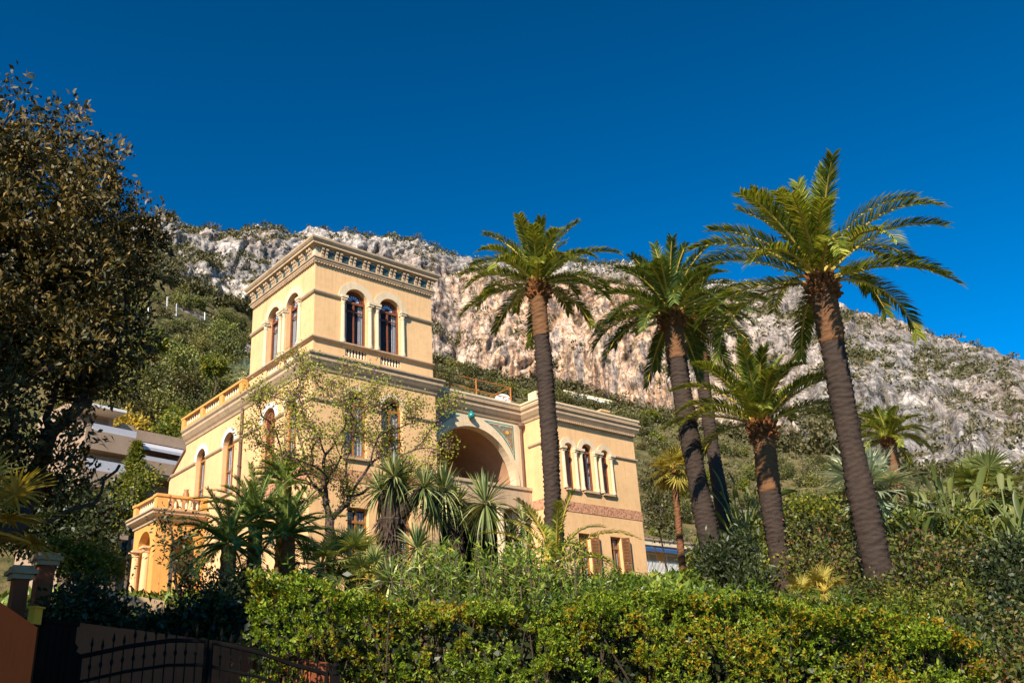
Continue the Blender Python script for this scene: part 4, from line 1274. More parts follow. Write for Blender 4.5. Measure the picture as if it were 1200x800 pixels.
# ---- feather palms
def frond_arrays(org, phi, e0, L, droop, rs, n=64, ll=0.44, lw=0.05, curl=0.0):
    """pinnate frond: returns leaflet V, F and the stalk centreline"""
    N = 16
    pts, tans = [np.array(org, float)], []
    h = np.array([cos(phi), sin(phi), 0.0])
    sv = np.array([-sin(phi), cos(phi), 0.0])
    for k in range(N):
        t = (k + 0.5) / N
        e = e0 - droop * t ** 1.6
        d = h * cos(e) + np.array([0, 0, sin(e)]) + sv * curl * t
        d /= np.linalg.norm(d)
        tans.append(d)
        pts.append(pts[-1] + d * L / N)
    pts = np.array(pts); tans = np.array(tans + [tans[-1]])
    tt = np.linspace(0.10, 0.995, n)
    x = tt * N
    i0 = np.clip(x.astype(int), 0, N - 1)
    fr = (x - i0)[:, None]
    P = pts[i0] * (1 - fr) + pts[i0 + 1] * fr
    T = tans[i0]
    S = unit(np.cross(T, np.array([0, 0, 1.0]) + 1e-3 * h))
    U = np.cross(S, T)
    ln = ll * (0.30 + 0.70 * np.sin(pi * np.clip(tt * 0.80 + 0.10, 0, 1)) ** 0.7)
    out = []
    for sg in (-1, 1):
        sw = 0.62 + 0.55 * tt
        D = unit(S * sg * (1.05 - 0.25 * tt)[:, None] + T * sw[:, None] + U * 0.38 + rs.normal(size=P.shape) * 0.10)
        LL = ln * rs.uniform(0.85, 1.12, n)
        Wd = unit(np.cross(D, U)) * lw * 0.5
        mid = P + D * (LL * 0.5)[:, None]
        tip = P + D * LL[:, None] + np.array([0, 0, -1.0]) * (LL * 0.16)[:, None]
        V = np.stack([P - Wd * 0.6, P + Wd * 0.6, mid + Wd, tip, mid - Wd], 1)
        a = V.reshape(-1, 3)
        b = np.arange(n)[:, None] * 5
        F = np.concatenate([b + np.array([[0, 1, 2, 4]]), b + np.array([[4, 2, 3, 3]])], 0)
        out.append((a, F))
    V, F = joinVF(out)
    return V, F, pts
def quads_tri_fix(F):
    return F
def feather_crown(C, L, n, rs, e_hi=86, e_lo=-8, droop=(0.95, 1.8), ll=0.38, lw=0.038, nl=80, power=1.0):
    parts, stalk = [], MB()
    for k in range(n):
        q = (k + 0.5) / n
        e0 = radians(e_hi + (e_lo - e_hi) * q ** power + rs.normal() * 4)
        phi = k * 2.39996 + rs.normal() * 0.18
        dr = rs.uniform(*droop) * (0.60 + 0.40 * cos(e0)) * (0.55 if q < 0.2 else 1)
        ln = L * rs.uniform(0.86, 1.08) * (0.70 + 0.30 * min(1, q * 2.2))
        o = np.array(C) + np.array([cos(phi), sin(phi), 0]) * 0.13 * (0.3 + q) + np.array([0, 0, 0.25 * (1 - q)])
        V, F, pts = frond_arrays(o, phi, e0, ln, dr, rs, nl, ll, lw, rs.normal() * 0.14)
        parts.append((V, F))
        stalk.tube(pts[::3], [0.035 * (1 - i / 7.0) + 0.006 for i in range(len(pts[::3]))], 4, cap=False)
    V, F = joinVF(parts)
    return V, F, stalk
def ngon_mesh(name, V, F, m):
    """leaflets: quads plus a triangle (stored as a quad with a repeated last index)"""
    tri = F[:, 2] == F[:, 3]
    Fl = [tuple(f[:3]) if t else tuple(f) for f, t in zip(F.tolist(), tri)]
    me = bpy.data.meshes.new(name)
    lens = np.where(tri, 3, 4)
    me.vertices.add(len(V)); me.vertices.foreach_set('co', V.astype(np.float32).ravel())
    idx = np.concatenate([np.asarray(f) for f in Fl])
    me.loops.add(len(idx)); me.loops.foreach_set('vertex_index', idx.astype(np.int32))
    me.polygons.add(len(Fl)); me.polygons.foreach_set('loop_start', np.concatenate([[0], np.cumsum(lens)[:-1]]).astype(np.int32))
    me.materials.append(m)
    me.update(calc_edges=True)
    return me
def palm_trunk(base, top, r0, r1, rs, bend=0.0, young=0.16, scar=0.125):
    """tapered trunk ringed by old leaf scars; returns old part and the paler young part below the crown"""
    base, top = np.asarray(base, float), np.asarray(top, float)
    H = np.linalg.norm(top - base)
    seg, rows = 26, int(H / 0.032)
    side = unit(np.cross(top - base, [0.2, 1, 0.1]))
    res = [MB(), MB()]
    ph = rs.uniform(0, 6)
    t = np.linspace(0, 1, rows)
    ang = np.linspace(0, 2 * pi, seg, endpoint=False)
    T, A = np.meshgrid(t, ang, indexing='ij')
    hgt = T * H
    r = r0 + (r1 - r0) * T + 0.05 * np.exp(-hgt / 0.5)
    r = r * (1 + 0.05 * np.sin(hgt * 1.1 + ph) + 0.035 * np.sin(hgt * 2.7 + ph * 2))
    cellA = np.floor(A / (2 * pi) * 12)
    saw = np.mod(hgt / scar + 0.5 * np.mod(cellA, 2) + 0.45 * _hash(cellA, np.floor(hgt / scar), 0 * A, 3) + 0.25 * vnoise(A * 2, hgt * 1.3, 0 * A, 12), 1.0)
    fr = vnoise(A * 3 + 50, hgt * 3, 0 * A, 5)
    r = r + (saw ** 1.5) * 0.052 * (0.3 + 1.1 * fr) - 0.015 + (vnoise(A * 6 + 9, hgt * 14, 0 * A, 8) - 0.5) * 0.02
    r = r + np.where(T > 1 - young, 0.02, 0)
    axis = base + (top - base) * t[:, None] + side * (bend * np.sin(pi * t))[:, None]
    V = np.stack([axis[:, None, 0] + r * np.cos(A), axis[:, None, 1] + r * np.sin(A), axis[:, None, 2] + 0 * r], -1)
    cut = int(rows * (1 - young))
    def grid(Vp):
        n, s = Vp.shape[:2]
        i, j = np.meshgrid(np.arange(n - 1), np.arange(s), indexing='ij')
        j2 = (j + 1) % s
        return Vp.reshape(-1, 3), np.stack([i * s + j, i * s + j2, (i + 1) * s + j2, (i + 1) * s + j], -1).reshape(-1, 4)
    return grid(V[:cut + 1]), grid(V[cut:])
def stub_boss(C, r, rs, n=70, drop=0.5):
    mb = MB()
    C = np.asarray(C, float)
    mb.lathe([(r * 0.75, -drop), (r * 1.15, -drop * 0.72), (r * 1.25, -drop * 0.35), (r * 1.0, 0.0), (r * 0.4, 0.22)], C, 14)
    for k in range(n):
        phi = k * 2.39996 + rs.normal() * 0.1
        q = k / n
        z = -drop + 0.08 + (drop + 0.1) * q
        h = np.array([cos(phi), sin(phi), 0.0])
        o = C + h * r * (0.85 + 0.25 * sin(q * pi)) + np.array([0, 0, z])
        e = 0.15 + 1.05 * q + rs.normal() * 0.12
        d = h * cos(e) + np.array([0, 0, sin(e)])
        l = rs.uniform(0.12, 0.24)
        mb.tube([o, o + d * l * 0.6, o + d * l], [0.06, 0.05, 0.035], 5)
    return mb
def date_palm(name, base, top, r0, r1, L, nf, label, seed, leaf=None, group='date palms towering over the garden', trunkm=None, young=0.14, ll=0.42, bend=0.1, **kw):
    rs = np.random.RandomState(seed)
    base, top = np.asarray(base, float), np.asarray(top, float)
    o = empty(name, base, label, 'palm tree', group)
    a, b = palm_trunk(base - [0, 0, 0.4], top - [0, 0, 0.3], r0, r1, rs, bend, young)
    tr = link('trunk', mesh_np('trunk', a[0], a[1], [trunkm or PALMTRUNK], smooth=False), o)
    if young > 0: link('upper_trunk', mesh_np('upper_trunk', b[0], b[1], [PALMTRUNK_NEW], smooth=False), o)
    stub_boss(top, r1 * 1.02, rs, drop=min(0.5, L * 0.18)).build('frond_stubs', STUBM, o)
    V, F, st = feather_crown(top + np.array([0, 0, 0.05]), L, nf, rs, ll=ll, **kw)
    cr = link('crown', ngon_mesh('crown', V, F, leaf or M_DATE), o)
    st.build('frond_stalks', M_RACHIS, cr)
    return o

def px_palm(bx, by, tx, ty, dist, rpx0, rpx1, **kw):
    top = at(tx, ty, dist)
    b = at(bx, by, dist)
    base = np.array([b[0], b[1], gz(b[0], b[1])])
    # carry the lean on down to the ground
    k = (top[2] - base[2]) / max(0.1, top[2] - b[2])
    xy = top[:2] + (b[:2] - top[:2]) * k
    base = np.array([xy[0], xy[1], gz(xy[0], xy[1])])
    m = mpp(top)
    return date_palm('date_palm', base, top, rpx0 * m * 0.5, rpx1 * m * 0.5, **kw)

px_palm(648, 650, 630, 338, 24.2, 20, 17, L=2.4, nf=38, label='tall date palm rising in front of the villa right wing, leftmost of the tall palms', seed=11, e_lo=0, bend=-0.1, ll=0.38)
px_palm(845, 692, 787, 372, 26.0, 23, 20, L=2.7, nf=48, label='tall leaning date palm with dense dark crown, standing just before a thinner palm', seed=12, leaf=M_DATE2, e_lo=-10, bend=0.12)
px_palm(856, 640, 815, 380, 34.0, 16, 14, L=2.5, nf=34, label='thin trunked date palm half hidden behind the dense dark crowned palm', seed=13, leaf=M_DATE2, e_lo=-25)
px_palm(922, 695, 893, 500, 25.0, 25, 22, L=2.6, nf=34, label='shorter date palm with bright arching crown between two taller leaning palms', seed=14, young=0.32, e_lo=14)
px_palm(1043, 708, 963, 332, 20.0, 30, 25, L=3.05, nf=38, label='tallest date palm, its thick leaning trunk and wide crown against the sky', seed=15, e_lo=4, bend=0.16, ll=0.44)
px_palm(1052, 575, 1042, 516, 52.0, 14, 13, L=2.3, nf=36, label='small distant date palm against the grey cliff right of the thickest trunk', seed=16, young=0.5, e_lo=-10)

# young date palm behind the nearest trunk
def young_palm(px_, py, dist, L, nf, label, seed, leaf=M_DATE, e_lo=12, dz=0.0, ll=0.28, name='young_date_palm', group=None, cat='palm', e_hi=84):
    p = at(px_, py, dist)
    z = gz(p[0], p[1])
    o = empty(name, (p[0], p[1], z), label, cat, group)
    rs = np.random.RandomState(seed)
    MB().lathe([(0.16, -0.2), (0.2, 0.05), (0.16, 0.3 + dz), (0.06, 0.45 + dz)], (p[0], p[1], z), 10).build('stem', STUBM, o)
    V, F, st = feather_crown((p[0], p[1], z + 0.35 + dz), L, nf, rs, e_lo=e_lo, e_hi=e_hi, ll=ll, lw=0.03, nl=40)
    c = link('crown', ngon_mesh('crown', V, F, leaf), o)
    st.build('frond_stalks', M_RACHIS, c)
    return o
young_palm(652, 668, 22.5, 2.0, 16, 'young stemless date palm arching its fronds around the leftmost tall trunk', 21, dz=0.5)

# ---- big broadleaf tree at the left edge
def magnolia():
    rs = np.random.RandomState(31)
    base_xy = polar(86, 15.5)
    z0 = gz(*base_xy)
    base = np.array([*base_xy, z0])
    o = empty('magnolia_tree', base, 'huge magnolia with bronze backed leaves filling the left edge', 'tree')
    px = [(0, 152, 74, 16), (64, 186, 64, 15.5), (30, 270, 80, 15.5), (60, 260, 100, 15), (122, 225, 44, 16), (128, 285, 48, 15.5), (166, 278, 30, 15.8), (150, 322, 32, 15.6), (138, 372, 34, 15.4), (118, 440, 32, 15.6), (45, 350, 105, 15), (130, 345, 42, 15.6), (100, 400, 70, 15.2),
          (30, 450, 85, 14.5), (88, 455, 45, 15.5), (10, 535, 66, 15), (58, 570, 32, 15.5), (-75, 195, 118, 15.5), (-90, 330, 150, 15), (-80, 480, 130, 15), (-140, 250, 120, 14), (0, 600, 44, 16.5), (112, 430, 34, 15), (130, 405, 26, 15.5), (75, 505, 26, 15)]
    lobes = []
    for x, y, r, d in px:
        p = at(x, y, d); m = mpp(p)
        lobes.append((p, (r * m, r * m, r * m * 0.85)))
    for c, r in (((-17.5, -14.5, 6.8), 3.2), ((-20.5, -15.5, 8.0), 3.0), ((-16.0, -9.0, 8.5), 4.0), ((-20.5, -11.0, 8.5), 4.0), ((-17.5, -15.8, 4.9), 1.9), ((-21.5, -17.0, 6.0), 2.6), ((-15.6, -16.2, 6.0), 1.7), ((-19.5, -18.0, 7.2), 2.4), ((-17.5, -17.0, 5.2), 2.3), ((-19.0, -14.5, 5.0), 2.6), ((-21.0, -18.5, 4.6), 2.0), ((-16.6, -14.6, 4.6), 1.7), ((-13.8, -7.0, 8.5), 3.0)):  # unseen crown lobes added to shade the gate and lower left
        lobes.append((np.array(c), (r, r, r * 0.8)))
    big = []
    vol = np.array([l[1][0] ** 2 for l in lobes]); vol /= vol.sum()
    for k in rs.choice(len(lobes), 1500, p=vol):
        c, r = lobes[k]
        q = rs.uniform(0.30, 0.60)
        big.append((np.asarray(c) + rdirs(1, rs)[0] * np.array(r) * rs.uniform(0.35, 1.0) ** 0.5, (q, q, q * 0.75)))
    parts = [cloud(big, 33000, 9, 0.05, 0.125, 0.048, rs, shell=0.5, up=0.5, out=0.9, rnd=0.5), cloud(lobes, 5000, 9, 0.1, 0.13, 0.06, rs, shell=0.8)]
    offl = [l for l in lobes if l[0][1] < -13.5 and l[0][0] < -14.5]
    parts.append(cloud(offl, 4200, 11, 0.2, 0.2, 0.085, rs, shell=0.5))  # extra leaves thicken the unseen lobes so they block more sun
    V, F = joinVF(parts)
    link('crown', mesh_np('crown', V, F, [M_MAGN]), o)
    tg = []
    for c, r in lobes:
        for k in range(4):
            tg.append(c + rdirs(1, rs)[0] * np.array(r) * 0.6)
    for q in ((150, 285, 15.6), (120, 262, 15.5), (125, 325, 15.4), (60, 610, 15), (110, 590, 15.4), (140, 545, 15.5), (20, 630, 14)):
        tg.append(at(*q))
    mb, nd, tips = grow(base - [0, 0, 0.3], tg, 0.30, 0.012, 0.07, 4, rs, trunk=[base + [0.1, 0, 1.3], base + [0.0, 0.2, 2.6]], width_pow=0.62)
    mb.build('trunk', DARKBARK, o, True)
magnolia()

# ---- hedge on the terracotta street wall
HPX = [(298, 674), (340, 668), (400, 684), (480, 697), (560, 700), (640, 706), (700, 692), (760, 690), (840, 690), (880, 688), (930, 700), (1000, 704), (1050, 714), (1100, 724), (1150, 745), (1178, 772)]
def hedge_pt(x):
    """plan position of the hedge's front face at photograph column x, and its top height"""
    q = (x - 298) / 880.0
    a = np.array(at(298, 700, 13.6)[:2]); b = np.array(at(1178, 700, 15.2)[:2])
    return q
HA, HB = np.array(at(298, 700, 13.4)[:2]), np.array(at(1180, 745, 15.0)[:2])
HE = (HB - HA) / np.linalg.norm(HB - HA)
HN = np.array([HE[1], -HE[0]])
if HN @ (CAM[:2] - HA) < 0: HN = -HN
HLEN = float(np.linalg.norm(HB - HA))
_hx, _hz = [], []
for x, y in HPX:
    d = ray(x, y)
    # intersect the vertical plane through HA, HB
    t_ = ((HA - CAM[:2]) @ HN) / (d[:2] @ HN)
    p = CAM + d * t_
    _hx.append(float((p[:2] - HA) @ HE)); _hz.append(float(p[2]))
def hedge():
    rs = np.random.RandomState(41)
    o = empty('hedge', (*(HA + HE * HLEN / 2 - HN * 0.6), 1.3), 'long clipped hedge of glossy green and yellowing rosettes on the street bank', 'hedge')
    n = 14000
    u = rs.uniform(-0.15, HLEN + 0.1, n)
    top = np.interp(u, _hx, _hz)
    kind = rs.uniform(0, 1, n)
    isf = kind < 0.62
    zlo = 0.9
    z = np.where(isf, zlo + (top - zlo) * rs.uniform(0, 1, n) ** 0.85, top)
    lump = (fbm(u * 1.1, z * 1.3, 0 * u, 3, 5) - 0.5)
    depth = np.where(isf, 0.0, rs.uniform(0, 1.5, n))
    z = np.where(isf, z, top - 0.10 + (fbm(u * 1.6, depth * 1.6, 0 * u, 3, 8) - 0.5) * 0.55 - depth * 0.06 + rs.normal(size=n) * 0.04)
    round_ = np.clip((z - (top - 0.35)) / 0.35, 0, 1) ** 2 * 0.25
    off = np.where(isf, lump * 1.25 - round_ + rs.normal(size=n) * 0.06 - (rs.uniform(0, 1, n) < 0.35) * rs.uniform(0.1, 0.4, n), 0)
    xy = HA + HE * u[:, None] + HN * (off - depth)[:, None]
    P = np.column_stack([xy, z])
    up = np.array([0, 0, 1.0])
    axis = np.where(isf[:, None], np.column_stack([np.tile(HN, (n, 1)) * 0.9, np.full(n, 0.55)]), np.column_stack([np.tile(HN, (n, 1)) * 0.15, np.full(n, 1.0)]))
    axis = unit(axis + rs.normal(size=(n, 3)) * 0.35)
    hole = fbm(u * 2.4, z * 2.8 + depth * 2, 0 * u, 3, 15)
    kp = hole > 0.355
    P, axis, n = P[kp], axis[kp], int(kp.sum())
    per = 9
    Pr = np.repeat(P, per, 0); Ar = np.repeat(axis, per, 0)
    side = unit(np.cross(Ar, rdirs(n * per, rs)))
    sp = rs.uniform(0.35, 1.15, n * per)[:, None]
    D = unit(Ar * 0.75 + side * sp)
    Pr = Pr - Ar * rs.uniform(0, 0.10, n * per)[:, None]
    L = rs.uniform(0.045, 0.078, n * per)
    V, F = leaf_arrays(Pr, D, L, L * 0.40, rs, 0.08, 0.06)
    link('foliage', mesh_np('foliage', V, F, [M_HEDGE]), o)
    # longer fresh shoots standing out of the top towards the right
    m = 260
    u2 = HLEN * rs.uniform(0.0, 1, m) ** 0.5
    t2 = np.interp(u2, _hx, _hz)
    b = np.column_stack([HA + HE * u2[:, None] - HN * rs.uniform(0, 1.2, m)[:, None], t2 + rs.uniform(-0.2, 0.02, m)])
    ax = unit(np.column_stack([rs.normal(size=(m, 2)) * 0.35, np.ones(m)]))
    Pr = np.repeat(b, 12, 0) + np.repeat(ax, 12, 0) * rs.uniform(0, 0.25, (m * 12, 1))
    D = unit(np.repeat(ax, 12, 0) * 0.6 + rdirs(m * 12, rs) * 0.7)
    V, F = leaf_arrays(Pr, D, rs.uniform(0.07, 0.12, m * 12), 0.024, rs, 0.05, 0.04)
    link('fresh_shoots', mesh_np('fresh_shoots', V, F, [M_HEDGEG]), o)
    tw = MB()
    for k in range(130):
        uu = rs.uniform(0.1, HLEN - 0.1)
        zt = np.interp(uu, _hx, _hz) - 0.25
        p = HA + HE * uu - HN * rs.uniform(0.35, 1.1)
        q = p + HE * rs.normal() * 0.35 + HN * rs.uniform(-0.2, 0.25)
        tw.tube([(*p, 1.15), (*((p + q) / 2 + rs.normal(size=2) * 0.06), (1.2 + zt) / 2), (*q, zt)], [0.022, 0.016, 0.007], 5)
    tw.build('stems', DARKBARK, o)
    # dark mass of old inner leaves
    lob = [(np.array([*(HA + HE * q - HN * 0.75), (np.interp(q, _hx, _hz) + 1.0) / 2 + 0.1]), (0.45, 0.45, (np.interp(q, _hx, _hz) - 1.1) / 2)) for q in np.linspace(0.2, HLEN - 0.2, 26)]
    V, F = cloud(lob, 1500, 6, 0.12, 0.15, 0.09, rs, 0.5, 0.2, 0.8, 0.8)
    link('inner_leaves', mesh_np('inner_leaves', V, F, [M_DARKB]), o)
hedge()

# ---- trees and shrubs made of leaf clumps
def shrub(name, pts, leaf, label, cat, seed, L=0.10, W=0.05, n_cl=300, per=10, cr=0.10, group=None, bark=DARKBARK, limbs=14, r0=0.05, up=0.4, shell=0.5, base=None, rnd=0.7, flat=0.9):
    """pts: [(px, py, radius px, distance)] lobes"""
    rs = np.random.RandomState(seed)
    lobes = []
    for x, y, r, d in pts:
        p = at(x, y, d); m = mpp(p)
        lobes.append((p, (r * m, r * m, r * m * flat)))
    c = np.mean([l[0] for l in lobes], axis=0)
    bx = base if base is not None else (c[0], c[1])
    z = gz(*bx)
    b = np.array([bx[0], bx[1], z])
    o = empty(name, b, label, cat, group)
    V, F = cloud(lobes, n_cl, per, cr, L, W, rs, shell, up, 0.8, rnd)
    link('foliage', mesh_np('foliage', V, F, [leaf]), o)
    tg = []
    for k in range(limbs):
        l = lobes[k % len(lobes)]
        tg.append(l[0] + rdirs(1, rs)[0] * np.array(l[1]) * 0.6)
    mb, nd, tips = grow(b - [0, 0, 0.15], tg, r0, 0.008, 0.12, 3, rs)
    mb.build('stems', bark, o)
    return o
def fan_leaf_arrays(C, D, R, rs, n=34, spread=2.5, droop=0.25):
    """one palmate leaf centred at C facing along D: n pointed segments"""
    D = D / np.linalg.norm(D)
    S = np.cross(D, [0, 0, 1.0]); S = S / (np.linalg.norm(S) + 1e-6)
    U = np.cross(S, D)
    a = np.linspace(-spread, spread, n) + rs.normal(size=n) * 0.03
    dirs = D * np.cos(a)[:, None] + S * np.sin(a)[:, None] + U * 0.18
    dirs = unit(dirs)
    P = np.tile(C, (n, 1))
    L = R * (0.72 + 0.28 * np.cos(a * 0.6)) * rs.uniform(0.92, 1.05, n)
    side = unit(np.cross(dirs, U + 0.15 * rs.normal(size=(n, 3))))
    return strap_arrays(P, dirs, L, R * 0.075, droop * (0.6 + 0.8 * rs.uniform(size=n)), rs, 3, side, 0.05)
def fan_palm(px_, py, dist, h, R, n, label, seed, leaf=M_FAN, stalk=0.9, trunk_r=0.12, trunkm=None, name='fan_palm', group='fan palms in the garden', e_lo=-40, base_px=None):
    top = at(px_, py, dist)
    rs = np.random.RandomState(seed)
    bx = at(*base_px, dist) if base_px else top
    z = gz(bx[0], bx[1])
    b = np.array([bx[0], bx[1], z])
    if h is not None: top = np.array([bx[0], bx[1], z + h])
    o = empty(name, b, label, 'palm', group)
    H = top[2] - z
    if H > 0.15:
        a, _ = palm_trunk(b - [0, 0, 0.2], top, trunk_r, trunk_r * 0.85, rs, 0.05, 0.02, 0.09)
        link('trunk', mesh_np('trunk', a[0], a[1], [trunkm or BARK]), o)
    parts, st = [], MB()
    for k in range(n):
        q = (k + 0.5) / n
        e = radians(82 + (e_lo - 82) * q)
        phi = k * 2.39996 + rs.normal() * 0.2
        d = np.array([cos(phi) * cos(e), sin(phi) * cos(e), sin(e)])
        l = stalk * rs.uniform(0.8, 1.15)
        c = top + d * l + np.array([0, 0, -0.10 * l])
        st.tube([top, top + d * l * 0.55, c], [0.022, 0.016, 0.012], 4)
        parts.append(fan_leaf_arrays(c, d + np.array([0, 0, -0.25]), R * rs.uniform(0.85, 1.1), rs))
    V, F = joinVF(parts)
    cr = link('crown', mesh_np('crown', V, F, [leaf]), o)
    st.build('leaf_stalks', M_RACHIS, cr)
    return o
def rosette(C, L, n, rs, W=0.045, e_lo=-60, e_hi=85):
    q = rs.uniform(0, 1, n)
    e = np.radians(e_hi + (e_lo - e_hi) * q)
    phi = rs.uniform(0, 2 * pi, n)
    D = np.column_stack([np.cos(phi) * np.cos(e), np.sin(phi) * np.cos(e), np.sin(e)])
    P = np.asarray(C) + D * 0.06
    return strap_arrays(P, D, L * rs.uniform(0.75, 1.1, n), W, 0.18 + 0.30 * q * rs.uniform(0.5, 1.2, n), rs, 4, None, 0.06)
def yucca(name, heads, trunk, label, seed, dist, cat='yucca', group='yuccas in front of the villa', L=0.95, n=150):
    """heads [(px, py, scale)], trunk [(px, py, r px)...] first is the foot"""
    rs = np.random.RandomState(seed)
    pts = [at(x, y, dist) for x, y, r in trunk]
    b = np.array([pts[0][0], pts[0][1], gz(pts[0][0], pts[0][1])])
    o = empty(name, b, label, cat, group)
    m = mpp(pts[0])
    rr = [r * m for _, _, r in trunk]
    big_ = rr[0] > 0.15
    tb = MB()
    chain = [b - [0, 0, 0.2]] + [p for p in pts]
    rad = [rr[0] * 1.15] + rr
    xs = []
    for i in range(len(chain) - 1):
        for q in np.linspace(0, 1, 15)[:-1]:
            xs.append((chain[i] * (1 - q) + chain[i + 1] * q, (rad[i] * (1 - q) + rad[i + 1] * q) * rs.uniform(0.80, 1.18)))
    xs.append((chain[-1], rad[-1]))
    tb.tube([p for p, _ in xs], [r for _, r in xs], 12)
    parts = []
    for x, y, s in heads:
        hp = at(x, y, dist + rs.uniform(-0.5, 0.5))
        parts.append(rosette(hp, L * s, int(n * (0.6 + 0.4 * s)), rs))
        if len(trunk) > 1 and np.linalg.norm(hp - chain[-1]) > 0.15:
            mid = (chain[-1] + hp) / 2 + np.array([0, 0, -0.08])
            tb.tube([chain[-1], mid, hp], [rad[-1] * 0.75, rad[-1] * 0.5, rad[-1] * 0.45], 8)
    tb.build('trunk', DARKBARK if big_ else BARK, o)
    if big_:
        q = rs.uniform(0.05, 1, 520); seg_ = rs.randint(0, len(chain) - 1, 520)
        ca = np.array(chain)[seg_] * (1 - q)[:, None] + np.array(chain)[seg_ + 1] * q[:, None]
        ra = np.array(rad)[seg_] * (1 - q) + np.array(rad)[seg_ + 1] * q
        ph = rs.uniform(0, 2 * pi, 520)
        hd = np.column_stack([np.cos(ph), np.sin(ph), 0 * ph])
        V, F = strap_arrays(ca + hd * ra[:, None] * 0.95, unit(hd * 0.55 + np.array([0, 0, -1.0]) + rs.normal(size=(520, 3)) * 0.2), rs.uniform(0.14, 0.34, 520), 0.045, 0.1, rs, 2)
        link('dead_leaves', mesh_np('dead_leaves', V, F, [DARKBARK]), o)
    V, F = joinVF(parts)
    link('leaves', mesh_np('leaves', V, F, [M_YUCCA]), o)
    return o
def paddle_plant(px_, py, dist, H, n, label, seed, LL=1.3, name='strelitzia', group='paddle leaved strelitzias in the garden', leaf=M_BANANA, cat='plant'):
    p = at(px_, py, dist)
    rs = np.random.RandomState(seed)
    z = gz(p[0], p[1])
    o = empty(name, (p[0], p[1], z), label, cat, group)
    parts, st = [], MB()
    for k in range(n):
        phi = rs.uniform(0, 2 * pi)
        e = radians(rs.uniform(35, 85))
        foot = np.array([p[0] + rs.normal() * 0.25, p[1] + rs.normal() * 0.25, z])
        d = np.array([cos(phi) * cos(e), sin(phi) * cos(e), sin(e)])
        hl = H * rs.uniform(0.5, 1.0)
        tip = foot + np.array([0, 0, hl * 0.6]) + d * hl * 0.4
        st.tube([foot, foot + np.array([0, 0, hl * 0.55]), tip], [0.05, 0.035, 0.02], 5)
        a = strap_arrays(np.tile(tip, (2, 1)), np.tile(unit(d + [0, 0, 0.15]), (2, 1)), LL * rs.uniform(0.7, 1.1), LL * 0.19, rs.uniform(0.15, 0.55), rs, 6,
                         None, 0.2)
        # two halves folded along the midrib
        sd = unit(np.cross(d, [0, 0, 1.0]) + rs.normal(size=3) * 0.45); upv = np.cross(sd, d)
        N = 7
        LL_ = LL * rs.uniform(1.0, 1.5)
        ctr = [tip + d * LL_ * t + np.array([0, 0, -1]) * LL * 0.5 * t ** 2 for t in np.linspace(0, 1, N)]
        wv = [LL * 0.115 * sin(pi * min(1, 0.12 + t * 0.88)) ** 0.6 for t in np.linspace(0, 1, N)]
        V, F = [], []
        for i in range(N):
            V += [ctr[i] - sd * wv[i] + upv * wv[i] * 0.45, ctr[i], ctr[i] + sd * wv[i] + upv * wv[i] * 0.45]
        for i in range(N - 1):
            for s in (0, 1):
                if rs.uniform() < 0.9: F.append((i * 3 + s, i * 3 + s + 1, i * 3 + s + 4, i * 3 + s + 3))
        parts.append((np.array(V), np.array(F)))
    V, F = joinVF(parts)
    st.build('stems', M_GSTALK, o)
    link('leaves', mesh_np('leaves', V, F, [leaf]), o)
    return o
# ------------------------------------------------------------------ planting in the garden
# pale flowering Judas tree before the villa corner
def judas():
    rs = np.random.RandomState(51)
    D0 = 25.5
    p0 = at(388, 652, D0)
    base = np.array([p0[0], p0[1], gz(p0[0], p0[1])])
    o = empty('judas_tree', base, 'open crowned Judas tree with small lime leaves and purple buds before the villa corner', 'tree')
    lob = [(330, 470, 34), (368, 452, 34), (410, 445, 40), (450, 462, 30), (350, 510, 36), (395, 495, 40), (430, 500, 34), (300, 505, 22), (372, 545, 30), (405, 560, 26), (318, 545, 20), (345, 430, 20), (455, 520, 26), (510, 520, 22), (490, 480, 18), (525, 470, 12), (475, 545, 16), (300, 462, 14), (500, 545, 12)]
    lobes, tg = [], []
    for x, y, r in lob:
        p = at(x, y, D0 + rs.uniform(-1.6, 1.2)); m = mpp(p)
        lobes.append((p, (r * m, r * m, r * m * 0.8)))
        for k in range(max(6, int(r * 0.5))):
            tg.append(p + rdirs(1, rs)[0] * r * m * rs.uniform(0.4, 1.0))
    for q in ((385, 600), (375, 575), (408, 590), (402, 560), (440, 570)):
        tg.append(at(*q, D0))
    mb, nodes, tips = grow(base - [0, 0, 0.2], tg, 0.13, 0.006, 0.045, 4, rs, trunk=[base + [0.02, 0, 0.5], at(387, 625, D0)], width_pow=0.62)
    mb.build('trunk', BARK, o)
    tipP = np.array([nodes[t] for t in tips])
    n = 15000
    P = tipP[rs.randint(0, len(tipP), n)] + rs.normal(size=(n, 3)) * 0.16
    V, F = leaf_arrays(P, unit(rdirs(n, rs) + [0, 0, 0.3]), rs.uniform(0.05, 0.085, n), rs.uniform(0.04, 0.065, n), rs, 0.1, 0.05)
    link('leaves', mesh_np('leaves', V, F, [M_JUDAS]), o)
    n = 8000
    A = np.array(nodes); 
    P = A[rs.randint(4, len(A), n)] + rs.normal(size=(n, 3)) * 0.09
    V, F = leaf_arrays(P, rdirs(n, rs), 0.055, 0.04, rs, 0.05, 0.02)
    link('blossom', mesh_np('blossom', V, F, [M_FLOWER]), o)
judas()

